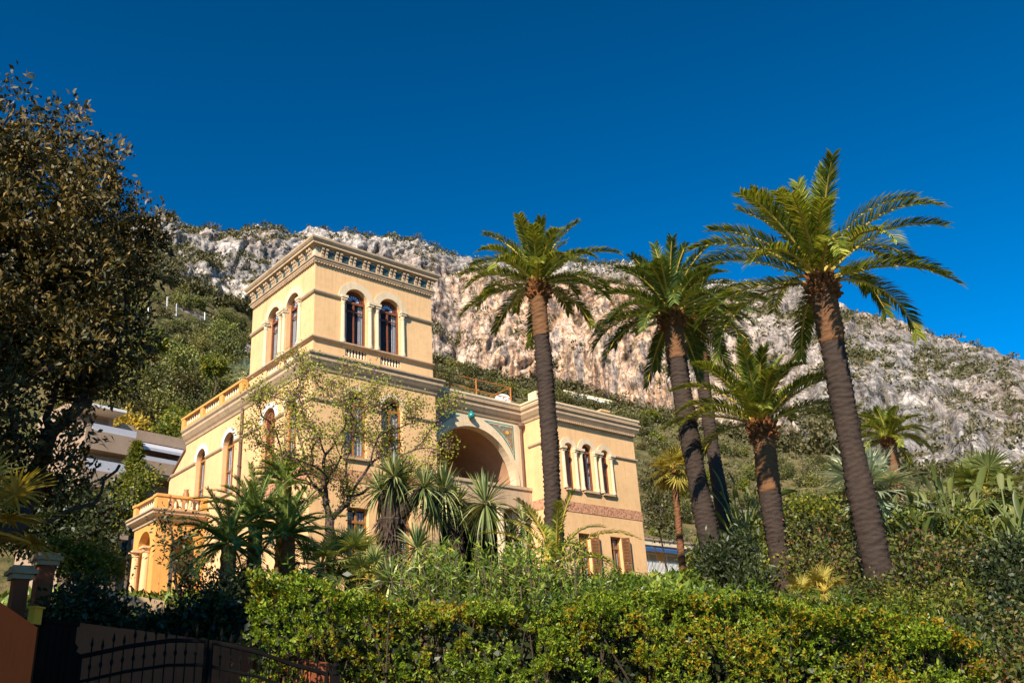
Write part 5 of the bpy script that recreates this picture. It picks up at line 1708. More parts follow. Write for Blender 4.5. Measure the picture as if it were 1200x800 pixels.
G_Y = 'yuccas in front of the villa'
yucca('yucca', [(447, 575, 0.85), (474, 570, 1.05), (462, 560, 0.9), (497, 572, 0.75)], [(458, 668, 15), (456, 640, 13), (458, 608, 15)], 'stout yucca with a thick dark trunk and several sword leaf heads, left of the arch', 61, 24.0, L=1.0)
yucca('yucca', [(520, 575, 1.0), (508, 592, 0.8), (536, 590, 0.85)], [(531, 655, 9), (530, 630, 9), (528, 612, 8)], 'bushy yucca with sawn off stump below the loggia arch', 62, 24.6, L=1.0)
yucca('yucca', [(569, 590, 1.05)], [(559, 650, 3.2), (562, 625, 3.0), (566, 600, 3.0)], 'single headed yucca on a thin pale stem right of the stump', 63, 24.3, L=1.05)
yucca('yucca', [(489, 643, 0.85)], [(489, 668, 4), (489, 650, 4)], 'low pale striped yucca head drooping at the foot of the thick dark trunk', 64, 22.0, L=0.95, n=130)
yucca('yucca', [(458, 682, 0.7)], [(458, 700, 4), (458, 690, 4)], 'small pale yucca rosette just above the hedge top', 65, 19.0, L=0.9, n=120)
yucca('yucca', [(613, 612, 0.75), (600, 628, 0.6)], [(606, 655, 4), (608, 632, 4)], 'short yucca between the single headed yucca and the tall leftmost palm', 66, 25.5, L=0.9, n=110)

# cycads and dark palms on the left of the villa front
def cycad(px_, py, dist, L, n, label, seed, stem=0.3, leaf=M_SAGO, e_lo=0, e_hi=80, foot=None, tr=0.16):
    top = at(px_, py, dist)
    rs = np.random.RandomState(seed)
    f_ = at(*foot, dist) if foot else top
    z = gz(f_[0], f_[1])
    b = np.array([f_[0], f_[1], z])
    if stem is not None: top = np.array([b[0], b[1], z + stem])
    o = empty('cycad', b, label, 'cycad', 'cycads beside the villa')
    tb = MB()
    N = max(3, int((top[2] - z) / 0.12))
    tb.tube([b + (top - b) * q + [0, 0, -0.2 * (1 - q)] for q in np.linspace(0, 1, N)], [tr * (1 + 0.18 * (k % 2)) for k in range(N)], 10)
    tb.build('trunk', STUBM, o)
    V, F, st = feather_crown(top, L, n, rs, e_hi=e_hi, e_lo=e_lo, droop=(0.8, 1.4), ll=0.22, lw=0.020, nl=46)
    c = link('crown', ngon_mesh('crown', V, F, leaf), o)
    st.build('frond_stalks', M_SAGO, c)
    return o
cycad(334, 566, 25.5, 1.05, 26, 'small cycad on a bare brown trunk against the villa corner wall', 71, None, e_lo=-5, foot=(330, 640), tr=0.17)
cycad(300, 612, 23.5, 1.6, 44, 'big dark cycad leaning against the sunlit left wall', 72, None, e_lo=-25)
cycad(268, 640, 22.5, 1.5, 32, 'darkest cycad, shaded, beside the portico', 73, None, e_lo=-30)
cycad(338, 628, 22.8, 1.45, 40, 'glossy cycad just below the cycad on a bare brown trunk', 74, None, e_lo=-20)
cycad(322, 668, 20.5, 1.3, 26, 'low cycad with stiff pale fronds above the left end of the hedge', 75, 0.3, M_BANANA, e_lo=5)
fan_palm(376, 662, 20.5, None, 0.55, 16, 'small dwarf fan palm above the left part of the hedge', 76, stalk=0.45, trunk_r=0.08)
fan_palm(412, 655, 21.0, None, 0.6, 18, 'dwarf fan palm beneath the shuttered ground floor window', 77, stalk=0.5, trunk_r=0.09)
fan_palm(432, 678, 19.5, None, 0.5, 14, 'lowest dwarf fan palm, beside the small pale yucca rosette', 78, stalk=0.4, trunk_r=0.07)

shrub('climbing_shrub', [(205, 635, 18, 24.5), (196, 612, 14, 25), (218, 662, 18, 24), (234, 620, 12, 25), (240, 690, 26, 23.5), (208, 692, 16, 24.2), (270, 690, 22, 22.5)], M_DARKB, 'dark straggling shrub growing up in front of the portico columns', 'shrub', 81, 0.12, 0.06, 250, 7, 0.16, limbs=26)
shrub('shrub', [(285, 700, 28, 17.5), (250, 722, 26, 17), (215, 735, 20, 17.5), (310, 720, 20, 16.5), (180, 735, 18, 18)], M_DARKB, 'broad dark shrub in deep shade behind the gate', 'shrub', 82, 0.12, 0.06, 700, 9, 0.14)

# oleander thicket behind the hedge
G_O = 'upright oleanders behind the hedge'
OL = [(500, 668, 15.5, 'oleander directly below the low pale striped yucca head'), (545, 662, 15.6, 'oleander below the bushy yucca with the sawn off stump'), (590, 664, 15.4, 'grey green oleander below the short yucca'), (640, 668, 15.2, 'tallest bare stemmed oleander just left of the leftmost tall trunk'),
      (672, 672, 15.4, 'oleander directly in front of the leftmost tall palm trunk'), (615, 655, 16.5, 'slightly farther oleander peeping over the others'), (520, 655, 17, 'farther oleander in the gap between two yuccas')]
for k, (x, y, d, lab) in enumerate(OL):
    rs = np.random.RandomState(90 + k)
    p = at(x, y, d); m = mpp(p)
    z = gz(p[0], p[1])
    o = empty('oleander', (p[0], p[1], z), lab, 'shrub', G_O)
    tb, tips = MB(), []
    for j in range(30):
        f_ = np.array([p[0] + rs.normal() * 0.28, p[1] + rs.normal() * 0.25, z])
        h = (p[2] - z) + rs.uniform(-0.45, 0.35)
        t_ = f_ + np.array([rs.normal() * 0.18, rs.normal() * 0.18, h])
        tb.tube([f_ - [0, 0, 0.1], (f_ + t_) / 2 + rs.normal(size=3) * 0.04, t_], [0.018, 0.014, 0.008], 5)
        for q in np.linspace(0.35, 1, 8): tips.append(f_ + (t_ - f_) * q)
    tb.build('stems', BARK, o)
    T = np.array(tips)
    n = 1900
    P = T[rs.randint(0, len(T), n)] + rs.normal(size=(n, 3)) * 0.05
    D = unit(rdirs(n, rs) * [1, 1, 0.6] + [0, 0, 0.75])
    V, F = leaf_arrays(P, D, rs.uniform(0.12, 0.2, n), 0.028, rs, 0.12, 0.03)
    link('foliage', mesh_np('foliage', V, F, [M_OLEA]), o)

# right hand garden
G_R = 'garden shrubs right of the villa'
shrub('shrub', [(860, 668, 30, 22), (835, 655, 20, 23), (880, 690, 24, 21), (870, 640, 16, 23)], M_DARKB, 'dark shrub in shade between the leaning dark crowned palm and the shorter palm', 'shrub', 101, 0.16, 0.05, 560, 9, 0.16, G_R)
shrub('shrub', [(955, 660, 30, 23), (980, 630, 30, 24), (940, 625, 22, 25), (1000, 670, 26, 22)], M_REDB, 'red tinged shrub between the shorter palm and the thickest trunk', 'shrub', 102, 0.10, 0.06, 620, 8, 0.15, G_R)
shrub('shrub', [(1075, 655, 34, 22), (1110, 680, 36, 21), (1065, 690, 30, 20), (1130, 650, 26, 23)], M_REDB, 'sprawling red brown shrub right of the thickest trunk', 'shrub', 103, 0.11, 0.06, 900, 8, 0.16, G_R)
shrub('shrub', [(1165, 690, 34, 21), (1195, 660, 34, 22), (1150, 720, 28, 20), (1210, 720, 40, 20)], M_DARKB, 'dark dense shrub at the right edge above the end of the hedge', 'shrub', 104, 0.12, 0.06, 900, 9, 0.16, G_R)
shrub('shrub', [(1120, 730, 26, 18), (1170, 765, 34, 17), (1205, 780, 34, 16.0), (1150, 790, 34, 15.8), (1195, 745, 30, 17), (1180, 800, 34, 15)], M_REDB, 'twiggy half bare shrub past the right end of the hedge', 'shrub', 105, 0.09, 0.045, 900, 8, 0.16, G_R, limbs=60)
shrub('shrub', [(1090, 625, 22, 27), (1130, 620, 22, 27), (1060, 620, 20, 27)], M_YELB, 'lime green shrub under the paddle leaved plants on the right', 'shrub', 106, 0.13, 0.08, 380, 8, 0.16, G_R)
shrub('shrub', [(1180, 630, 24, 28), (1205, 640, 26, 27)], M_YELB, 'yellow green shrub at the right edge below the fan palm', 'shrub', 107, 0.13, 0.08, 320, 8, 0.16, G_R)
shrub('shrub', [(940, 600, 22, 33), (965, 600, 20, 34), (915, 612, 16, 32)], M_YELB, 'bright yellow green shrub behind the shorter palm trunk', 'shrub', 108, 0.14, 0.09, 360, 8, 0.17, G_R)
shrub('shrub', [(905, 650, 18, 26), (915, 670, 18, 25), (898, 625, 14, 28)], M_YELB, 'loose light green shrub just left of the shorter palm trunk', 'shrub', 109, 0.11, 0.07, 260, 8, 0.15, G_R)
shrub('shrub', [(775, 560, 22, 62), (768, 590, 18, 60), (780, 615, 16, 58)], M_OLIVEB, 'olive shrub hugging the right edge of the villa', 'shrub', 110, 0.25, 0.14, 260, 8, 0.3, G_R)
shrub('shrub', [(1030, 700, 26, 19), (1000, 702, 16, 19)], M_REDB, 'low brownish shrub at the foot of the thickest trunk', 'shrub', 111, 0.08, 0.045, 320, 8, 0.12, G_R)
shrub('shrub', [(650, 700, 10, 15.5), (735, 696, 12, 16), (720, 690, 14, 16.2), (745, 690, 10, 16)], M_HEDGEG, 'small leafy bush beneath the brown shuttered window of the right wing', 'shrub', 112, 0.09, 0.035, 220, 9, 0.09, G_R)
shrub('shrub', [(820, 662, 16, 42), (832, 640, 12, 43)], M_YELB, 'yellow flecked bush before the balconies on the right', 'shrub', 113, 0.2, 0.14, 150, 8, 0.2, G_R)

fan_palm(790, 548, 36, None, 0.75, 22, 'slender fan palm on a reddish trunk just right of the villa', 121, M_YFAN, 0.55, 0.13, REDTRUNK, base_px=(803, 690), e_lo=-55)
fan_palm(1018, 582, 38, None, 1.5, 30, 'silvery blue fan palm partly behind the thickest trunk', 122, M_BLUEFAN, 1.15, 0.18, BARK, e_lo=-35)
fan_palm(1155, 578, 36, None, 1.1, 30, 'green fan palm with a dark trunk near the right edge', 123, M_FAN, 0.95, 0.2, DARKBARK, e_lo=-35)
fan_palm(966, 692, 20.5, None, 0.42, 16, 'tiny yellowing fan palm left of the foot of the thickest trunk', 124, M_YFAN, 0.35, 0.06)
fan_palm(940, 697, 20.2, None, 0.36, 10, 'tiniest yellow fan palm just right of the shorter palm foot', 125, M_YFAN, 0.28, 0.06)
fan_palm(-30, 620, 10.5, None, 0.50, 14, 'yellow lit fan palm leaf reaching in at the left edge', 126, M_YFAN, 0.5, 0.1, e_lo=-10)
fan_palm(285, 443, 60, None, 0.9, 16, 'pale fan palm behind the roof terrace balustrade', 127, M_BLUEFAN, 0.8, 0.16, group=None)
young_palm(868, 608, 34, 2.6, 18, 'upright young palm behind the shorter palm, left of its trunk', 128, M_FAN, 30, 0.6, 0.35)
paddle_plant(872, 610, 33, 3.6, 21, 'tall pale strelitzia between the leaning dark crowned palm and the shorter palm', 131, 0.93)
paddle_plant(910, 615, 34, 2.8, 16, 'strelitzia showing just right of the shorter palm trunk', 132, 0.81)
paddle_plant(1055, 625, 30, 3.3, 20, 'pale strelitzia partly hidden by the thickest trunk on its right side', 137, 0.85)
paddle_plant(1140, 632, 28, 3.2, 20, 'strelitzia directly under the dark trunk of the green fan palm', 138, 0.85)
shrub('shrub', [(1150, 760, 30, 17.2), (1200, 770, 34, 16.8), (1180, 735, 26, 18), (1215, 800, 34, 16), (1150, 795, 24, 16)], M_DARKB, 'dark bush behind the twiggy shrub in the lower right corner', 'shrub', 114, 0.11, 0.05, 800, 9, 0.15, G_R)
shrub('shrub', [(1060, 715, 22, 18), (1095, 722, 22, 18), (1130, 712, 22, 18.5)], M_YELB, 'narrow leaved yellow green shrub just above the right end of the hedge', 'shrub', 115, 0.12, 0.035, 360, 9, 0.13, G_R)
paddle_plant(1075, 640, 26, 3.2, 19, 'strelitzia just right of the thickest trunk', 133, 0.78)
paddle_plant(1110, 635, 27, 3.4, 19, 'upright strelitzia below the green fan palm on the right', 134, 0.78)
paddle_plant(1190, 650, 26, 3.0, 19, 'strelitzia at the right edge of the garden', 135, 0.74)
paddle_plant(880, 660, 30, 2.6, 14, 'small strelitzia in the gap behind the shaded dark shrub', 136, 0.68)

# left garden behind the gate
shrub('shrub', [(105, 660, 26, 22), (80, 655, 20, 22), (128, 665, 18, 23), (60, 645, 18, 22)], M_YELB, 'yellow green shrub above the garden wall left of the portico', 'shrub', 141, 0.10, 0.06, 520, 9, 0.13)
shrub('shrub', [(100, 705, 22, 17), (75, 718, 18, 16.5), (130, 727, 20, 17)], M_DARKB, 'low black green shrub in shade behind the left gate post', 'shrub', 142, 0.10, 0.05, 520, 8, 0.13)
def broad_tree(name, lob, dist, leaf, label, seed, L=0.16, W=0.09, n_cl=900, per=8, cr=0.22, r0=0.16, foot=None, group=None, shell=0.42, bark=BARK):
    rs = np.random.RandomState(seed)
    lobes, tg = [], []
    for x, y, r in lob:
        p = at(x, y, dist + rs.uniform(-1, 1) * dist * 0.03); m = mpp(p)
        lobes.append((p, (r * m, r * m, r * m * 0.85)))
        for k in range(5): tg.append(p + rdirs(1, rs)[0] * r * m * 0.6)
    c = at(*(foot or (lob[0][0], lob[0][1])), dist)
    b = np.array([c[0], c[1], gz(c[0], c[1])])
    o = empty(name, b, label, 'tree', group)
    V, F = cloud(lobes, n_cl, per, cr, L, W, rs, shell, 0.3, 0.8, 0.7)
    link('crown', mesh_np('crown', V, F, [leaf]), o)
    mb, _, _ = grow(b - [0, 0, 0.2], tg, r0, 0.012, 0.08, 3, rs, trunk=[b + (lobes[0][0] - b) * 0.35 * np.array([0.3, 0.3, 1])])
    mb.build('trunk', bark, o)
    return o
broad_tree('garden_tree', [(85, 600, 34), (65, 590, 34), (112, 625, 22), (40, 620, 30), (90, 630, 26), (120, 590, 16)], 27, M_DARKB, 'dark garden tree under the magnolia, left of the portico', 151, 0.15, 0.08, 900)
broad_tree('garden_tree', [(145, 575, 18), (150, 590, 12), (128, 590, 18), (165, 562, 12), (132, 612, 14), (180, 560, 8)], 46, M_YELB, 'light green garden tree just left of the portico balustrade', 152, 0.15, 0.09, 620)
# araucaria like conifer
def conifer():
    rs = np.random.RandomState(155)
    d = 47
    top, bot = at(161, 518, d), at(158, 600, d)
    z = gz(bot[0], bot[1])
    b = np.array([bot[0], bot[1], z])
    o = empty('conifer', b, 'small pointed conifer with tiered bright green branches before the terraced flats', 'tree')
    MB().tube([b - [0, 0, 0.3], np.array([top[0], top[1], top[2]])], [0.14, 0.02], 8).build('trunk', BARK, o)
    P, D = [], []
    H = top[2] - bot[2] + 0.8
    for t in range(13):
        zz = top[2] - 0.15 - H * (t / 12.0) ** 1.1
        R = 0.14 + 1.0 * (t / 12.0) ** 0.9
        for k in range(7):
            phi = k * 2 * pi / 7 + t * 0.5 + rs.normal() * 0.2
            r = R * rs.uniform(0.75, 1.1)
            for q in np.linspace(0.1, 1, 26):
                c = np.array([top[0] + cos(phi) * r * q, top[1] + sin(phi) * r * q, zz + 0.25 * q * q * r])
                for _ in range(3):
                    P.append(c + rs.normal(size=3) * 0.05)
                    D.append([cos(phi) + rs.normal() * 0.8, sin(phi) + rs.normal() * 0.8, 0.6 + rs.normal() * 0.5])
    P, D = np.array(P), unit(np.array(D))
    V, F = leaf_arrays(P, D, 0.20, 0.05, rs, 0, 0.1)
    link('crown', mesh_np('crown', V, F, [M_YELB]), o)
conifer()

# ------------------------------------------------------------------ gate, walls and pillars on the left
def iron_gate():
    d = 13.2
    A = at(84, 800, d); B = at(388, 800, d)
    A[2] = B[2] = 0.55
    e = (B - A) * [1, 1, 0]; Lg = np.linalg.norm(e); e /= Lg
    n = np.array([e[1], -e[0], 0.0])
    if n @ (CAM - A) < 0: n = -n
    zv = np.array([0, 0, 1.0])
    o = empty('iron_gate', (A + B) / 2, 'black wrought iron double gate with an arched top and spear finials', 'gate')
    def topz(u):                                         # arched rail read off the photograph
        return float(np.interp(u, GU, GZ))
    GU, GZ = [], []
    for x, y in ((80, 772), (150, 757), (200, 750), (240, 750), (300, 763), (340, 777), (392, 792)):
        d_ = ray(x, y); t_ = ((A - CAM) @ n) / (d_ @ n); q_ = CAM + d_ * t_
        GU.append(float((q_ - A) @ e)); GZ.append(float(q_[2] - A[2]))
    half = Lg / 2
    for a, b in ((0.06, half - 0.03), (half + 0.03, Lg - 0.06)):
        fr = MB()
        us = np.linspace(a, b, 18)
        fr.tube([A + e * u + zv * topz(u) for u in us], 0.028, 6)
        fr.tube([A + e * u + zv * (topz(u) - 0.30) for u in us], 0.02, 6)
        fr.tube([A + e * a + zv * 0.12, A + e * b + zv * 0.12], 0.025, 6)
        for u in (a, b): fr.tube([A + e * u + zv * 0.05, A + e * u + zv * (topz(u) + 0.02)], 0.03, 6)
        lf = fr.build('gate_leaf', IRON, o)
        nbar = int((b - a) / 0.115)
        for k in range(1, nbar):
            u = a + (b - a) * k / nbar
            bar = MB()
            p = A + e * u
            zt = topz(u) + 0.12 + 0.05 * (k % 2)
            bar.tube([p + zv * 0.12, p + zv * (zt - 0.08)], 0.009, 5)
            bar.tube([p + zv * (zt - 0.08), p + zv * (zt - 0.05), p + zv * (zt + 0.04)], [0.010, 0.022, 0.002], 5)
            bar.tube([p + zv * (topz(u) - 0.19), p + zv * (topz(u) - 0.15), p + zv * (topz(u) - 0.11)], [0.010, 0.024, 0.010], 5)
            bar.build('bar', IRON, lf)
    for u, lab in ((-0.02, 'black iron gate post at the left end of the gate'), (Lg + 0.05, 'black iron gate post against the hedge')):
        p = A + e * u
        pm = MB(); pm.obox(p, e, n, zv, (-0.06, -0.06, -0.6), (0.06, 0.06, topz(u) + 0.02)); pm.lathe([(0.08, 0), (0.08, 0.03), (0.03, 0.06), (0.05, 0.11), (0.01, 0.16)], p + zv * (topz(u) + 0.02), 10)
        tag(pm.build('gate_post', IRON), lab, 'post', 'iron gate posts')
    # black sheet panel beside the gate
    Q = at(40, 800, 12.6); Q[2] = 0.3; R2 = at(80, 800, 13.1); R2[2] = 0.3
    e2 = (R2 - Q) * [1, 1, 0]; l2 = np.linalg.norm(e2); e2 /= l2
    n2 = np.array([e2[1], -e2[0], 0])
    ztop = at(60, 731, 12.8)[2] - 0.3
    pm = MB(); pm.obox(Q, e2, n2, zv, (0, -0.03, 0), (l2, 0.03, ztop))
    for k in range(1, 5): pm.obox(Q, e2, n2, zv, (l2 * k / 5 - 0.015, -0.045, 0.05), (l2 * k / 5 + 0.015, 0.045, ztop - 0.06))
    pm.obox(Q, e2, n2, zv, (-0.02, -0.05, ztop), (l2 + 0.02, 0.05, ztop + 0.05))
    tag(pm.build('metal_panel', IRON), 'black sheet metal side panel between the orange wall and the gate', 'panel')
    yb = at(41, 722, 12.4)
    bm = MB(); bm.obox(yb, e2, n2, zv, (-0.07, -0.04, -0.09), (0.07, 0.04, 0.09)); bm.obox(yb, e2, n2, zv, (-0.085, -0.05, 0.09), (0.085, 0.06, 0.11))
    tag(bm.build('letter_box', mat_plain('yellow_enamel', (0.55, 0.33, 0.03), 0.4, 0.1, 6)), 'small yellow letter box on a post above the orange wall end', 'letter box')
    pb = MB(); pb.obox(yb, e2, n2, zv, (-0.02, -0.02, -2.6), (0.02, 0.02, -0.092)); pb.build('post', IRON, bpy.data.objects['letter_box'])
iron_gate()

def wall_run(name, P, Q, z0, z1a, z1b, th, m, label, cope=None, cat='wall'):
    P, Q = np.asarray(P, float)[:2], np.asarray(Q, float)[:2]
    e = Q - P; l = np.linalg.norm(e); e /= l
    n = np.array([e[1], -e[0]])
    def pt(u, v, z): q = P + e * u + n * v; return (q[0], q[1], z)
    V = [pt(0, -th / 2, z0), pt(l, -th / 2, z0), pt(l, th / 2, z0), pt(0, th / 2, z0), pt(0, -th / 2, z1a), pt(l, -th / 2, z1b), pt(l, th / 2, z1b), pt(0, th / 2, z1a)]
    F = [(0, 3, 2, 1), (4, 5, 6, 7), (0, 1, 5, 4), (1, 2, 6, 5), (2, 3, 7, 6), (3, 0, 4, 7)]
    o = MB().add(V, F).build(name, m)
    tag(o, label, cat)
    if cope:
        t2 = th / 2 + 0.05
        V = [pt(-.05, -t2, z1a + .003), pt(l + .05, -t2, z1b + .003), pt(l + .05, t2, z1b + .003), pt(-.05, t2, z1a + .003), pt(-.05, -t2, z1a + .08), pt(l + .05, -t2, z1b + .08), pt(l + .05, t2, z1b + .08), pt(-.05, t2, z1a + .08)]
        MB().add(V, F).build('coping', cope, o)
    return o
p_ = at(37, 735, 8.0); q_ = at(0, 713, 8.0)
dirw = np.array([cos(radians(66)), sin(radians(66))])
sh_ = np.array([-0.91, 0.41]) * 0.11
wall_run('orange_wall', p_[:2] - dirw * 3.6 + sh_, p_[:2] + sh_, -0.2, p_[2], p_[2], 0.3, ORANGE, 'orange rendered wall end at the bottom left corner')
w1, w2 = at(78, 730, 15.6), at(300, 745, 15.0)
wall_run('garden_wall', w1, w2, 0.2, at(80, 728, 15.6)[2], at(300, 757, 15.0)[2], 0.3, TERRA, 'shaded terracotta garden wall behind the iron gate')
w3 = HA + HE * 0.9 - HN * 0.25
wall_run('garden_wall', w2[:2] + [0.2, 0.0], w3, 0.2, at(300, 764, 15.0)[2], at(390, 776, 13.4)[2], 0.3, TERRA, 'sunlit terracotta wall between gate and hedge end')
wall_run('street_wall', HA + HE * 0.95 + HN * 0.20, HB + HE * 1.5 + HN * 0.20, -0.2, 1.5, 1.3, 0.35, TERRA, 'terracotta street wall supporting the hedge')
G_P = 'brick gate pillars with white caps'
for (x0, x1, y0, d, lab) in ((15, 33, 678, 17.5, 'lower brick pillar with a white cap, at far left'), (43, 63, 662, 18.5, 'taller brick pillar with a white cap, left of the shrubs')):
    a, b = at(x0, y0, d), at(x1, y0, d)
    wd = hypot(b[0] - a[0], b[1] - a[1]); c = (a + b) / 2
    z = gz(c[0], c[1])
    o = tag(MB().box((c[0] - wd / 2, c[1] - wd / 2, z - 0.2), (c[0] + wd / 2, c[1] + wd / 2, c[2] - 0.02)).build('gate_pillar', TERRA), lab, 'pillar', G_P)
    cm = MB()
    for k, (g, za, zb_) in enumerate(((0.05, -0.018, 0.06), (0.10, 0.062, 0.13), (0.05, 0.132, 0.20))): cm.box((c[0] - wd / 2 - g, c[1] - wd / 2 - g, c[2] + za), (c[0] + wd / 2 + g, c[1] + wd / 2 + g, c[2] + zb_))
    cm.build('cap', STONE, o)
s1, s2 = at(70, 690, 25), at(190, 712, 25.5)
wall_run('stone_wall', s1, s2, 2.5, at(70, 684, 25)[2], at(190, 705, 25.5)[2], 0.4, STONE, 'low dry stone terrace wall left of the portico')

# ------------------------------------------------------------------ unseen house added to shade the gate corner, left of and behind the camera
def shade_caster_house():
    c = np.array([-22.6, -19.6]); ex = np.array([cos(radians(120)), sin(radians(120)), 0.0]); ey = np.array([-ex[1], ex[0], 0.0]); ez = (0, 0, 1)
    O = np.array([c[0], c[1], 0.0])
    o = empty('shade_caster_house', O, 'three storey terracotta house added out of view to shade the gate corner', 'house')
    wm = MB(); wm.obox(O, ex, ey, ez, (-0.9, -4, -0.3), (5.5, 4, 12.6)); wm.build('wall', TERRA, o)
    rm = MB(); rm.add([O + ex * a + ey * b + np.array([0, 0, z]) for a, b, z in ((-1.7, -4.5, 12.61), (6.0, -4.5, 12.61), (6.0, 4.5, 12.61), (-1.7, 4.5, 12.61), (2.0, 0, 14.2))], [(0, 1, 4), (1, 2, 4), (2, 3, 4), (3, 0, 4), (3, 2, 1, 0)]); rm.build('roof', REDTRUNK, o)
    for z in (1.2, 4.8, 8.6):
        for u in (-0.2, 2.0, 4.2):
            q = MB(); q.obox(O, ex, ey, ez, (u - 0.55, -4.06, z), (u + 0.55, -4.003, z + 1.9)); wn = q.build('window', WHITE, o)
            q = MB(); q.obox(O, ex, ey, ez, (u - 0.46, -4.08, z + 0.1), (u + 0.46, -4.063, z + 1.8)); q.build('pane', GLASS, wn)
            for sg in (-1, 1):
                q = MB(); q.obox(O, ex, ey, ez, (u + sg * 0.85 - 0.27, -4.06, z), (u + sg * 0.85 + 0.27, -4.01, z + 1.9)); q.build('shutter', SHUT, wn)
shade_caster_house()

# ------------------------------------------------------------------ blocks of flats
CONC = mat_stucco('pinkish_concrete', (0.38, 0.265, 0.185), stain=(0.22, 0.15, 0.11), amt=0.3)
BLUE = mat_plain('blue_awning', (0.03, 0.085, 0.20), 0.8, 0.15, 5)
AWN = mat_plain('grey_awning', (0.46, 0.45, 0.48), 0.8, 0.08, 8)
def flats_left():
    P0 = at(145, 503, 65)
    a = radians(9)
    e, n, zv = np.array([cos(a), sin(a), 0]), np.array([-sin(a), cos(a), 0]), np.array([0, 0, 1.0])
    base = P0 * [1, 1, 0] + zv * 6.5
    O = P0 * [1, 1, 0]
    o = empty('apartment_building', base, 'terraced pinkish concrete block of flats behind the magnolia, left of the villa', 'building')
    def bx(name, m, a_, b_, par=None):
        q = MB(); q.obox(O, e, n, zv, a_, b_); return q.build(name, m, par or o)
    T = 21.63
    bx('wall', CONC, (0.0, 0.5, 4), (14, 9, T - 0.75))                         # main body
    bx('parapet', CONC, (0.02, -0.6, T - 0.75), (5.98, 8, T)); bx('parapet', CONC, (6.02, -0.6, T - 0.752), (14, 8, T - 0.002))
    bx('wall', CONC, (-0.9, -1.4, 4), (-0.02, 4, T - 0.1))                     # rib beside the tower
    for k, z in enumerate((T - 1.55, T - 4.4, T - 7.2)):
        if k == 0:
            for u0, u1 in ((0.3, 5.6), (6.3, 12)): 
                q = MB(); q.add([O + e * u0 + n * -0.55 + zv * (T - 0.80), O + e * u1 + n * -0.55 + zv * (T - 0.80), O + e * u1 + n * -1.3 + zv * (T - 1.30), O + e * u0 + n * -1.3 + zv * (T - 1.30), O + e * u1 + n * -1.3 + zv * (T - 1.5), O + e * u0 + n * -1.3 + zv * (T - 1.5)], [(0, 1, 2, 3), (3, 2, 4, 5)]); q.build('awning', AWN, o)
        bx('balcony_slab', CONC, (0.05, -1.5, z - 1.75), (14, 0.48, z - 1.55))
        for u0, u1 in ((0.3, 3.4), (4.2, 6.6), (7.2, 10.5)):
            bl = bx('balcony_wall', CONC, (u0, -1.6, z - 1.55), (u1, -1.45, z - 0.75))
            bx('glass_rail', AWN, (u0 + 0.1, -1.54, z - 0.74), (u1 - 0.1, -1.51, z - 0.45), bl)
            wn = bx('window', IRON, (u0 + 0.2, 0.44, z - 1.5), (u1 - 0.4, 0.498, z + 0.2))
            bx('pane', GLASS, (u0 + 0.28, 0.42, z - 1.45), ((u0 + u1) / 2 - 0.15, 0.438, z + 0.14), wn)
            bx('pane', GLASS, ((u0 + u1) / 2 - 0.08, 0.42, z - 1.45), (u1 - 0.48, 0.438, z + 0.14), wn)
        for u in (3.75, 6.9): bx('fin_wall', CONC, (u - 0.12, -1.62, z - 1.54), (u + 0.12, 0.49, z + 0.02))
    # stair tower block nearer on the left
    bx('wall', CONC, (-4.2, -3, 4), (-0.95, 4, T - 1.1))
    bx('parapet', CONC, (-4.4, -3.9, T - 2.95), (-0.8, -3.05, T - 1.75))
    bx('glass_rail', AWN, (-3.9, -3.7, T - 1.745), (-1.0, -3.66, T - 1.25))
    wn = bx('window', IRON, (-3.9, -3.06, T - 1.7), (-1.2, -3.003, T - 0.35)) if False else None
    bx('wall', CONC, (-4.0, -1.0, T - 1.095), (-1.3, 4, T + 1.0))
    bx('canopy', WHITE, (-4.1, -2.6, T + 0.25), (-1.25, -1.01, T + 0.42))
    bx('window', GLASS, (-3.7, -1.05, T - 1.0), (-1.6, -1.005, T + 0.1))
    bx('balcony_slab', CONC, (-4.3, -3.8, T - 5.2), (-0.9, -3.02, T - 4.2))
    bx('glass_rail', AWN, (-4.0, -3.7, T - 4.19), (-1.0, -3.66, T - 3.5))
    bx('balcony_slab', CONC, (-4.3, -3.8, T - 8.2), (-0.9, -3.02, T - 7.2))
flats_left()
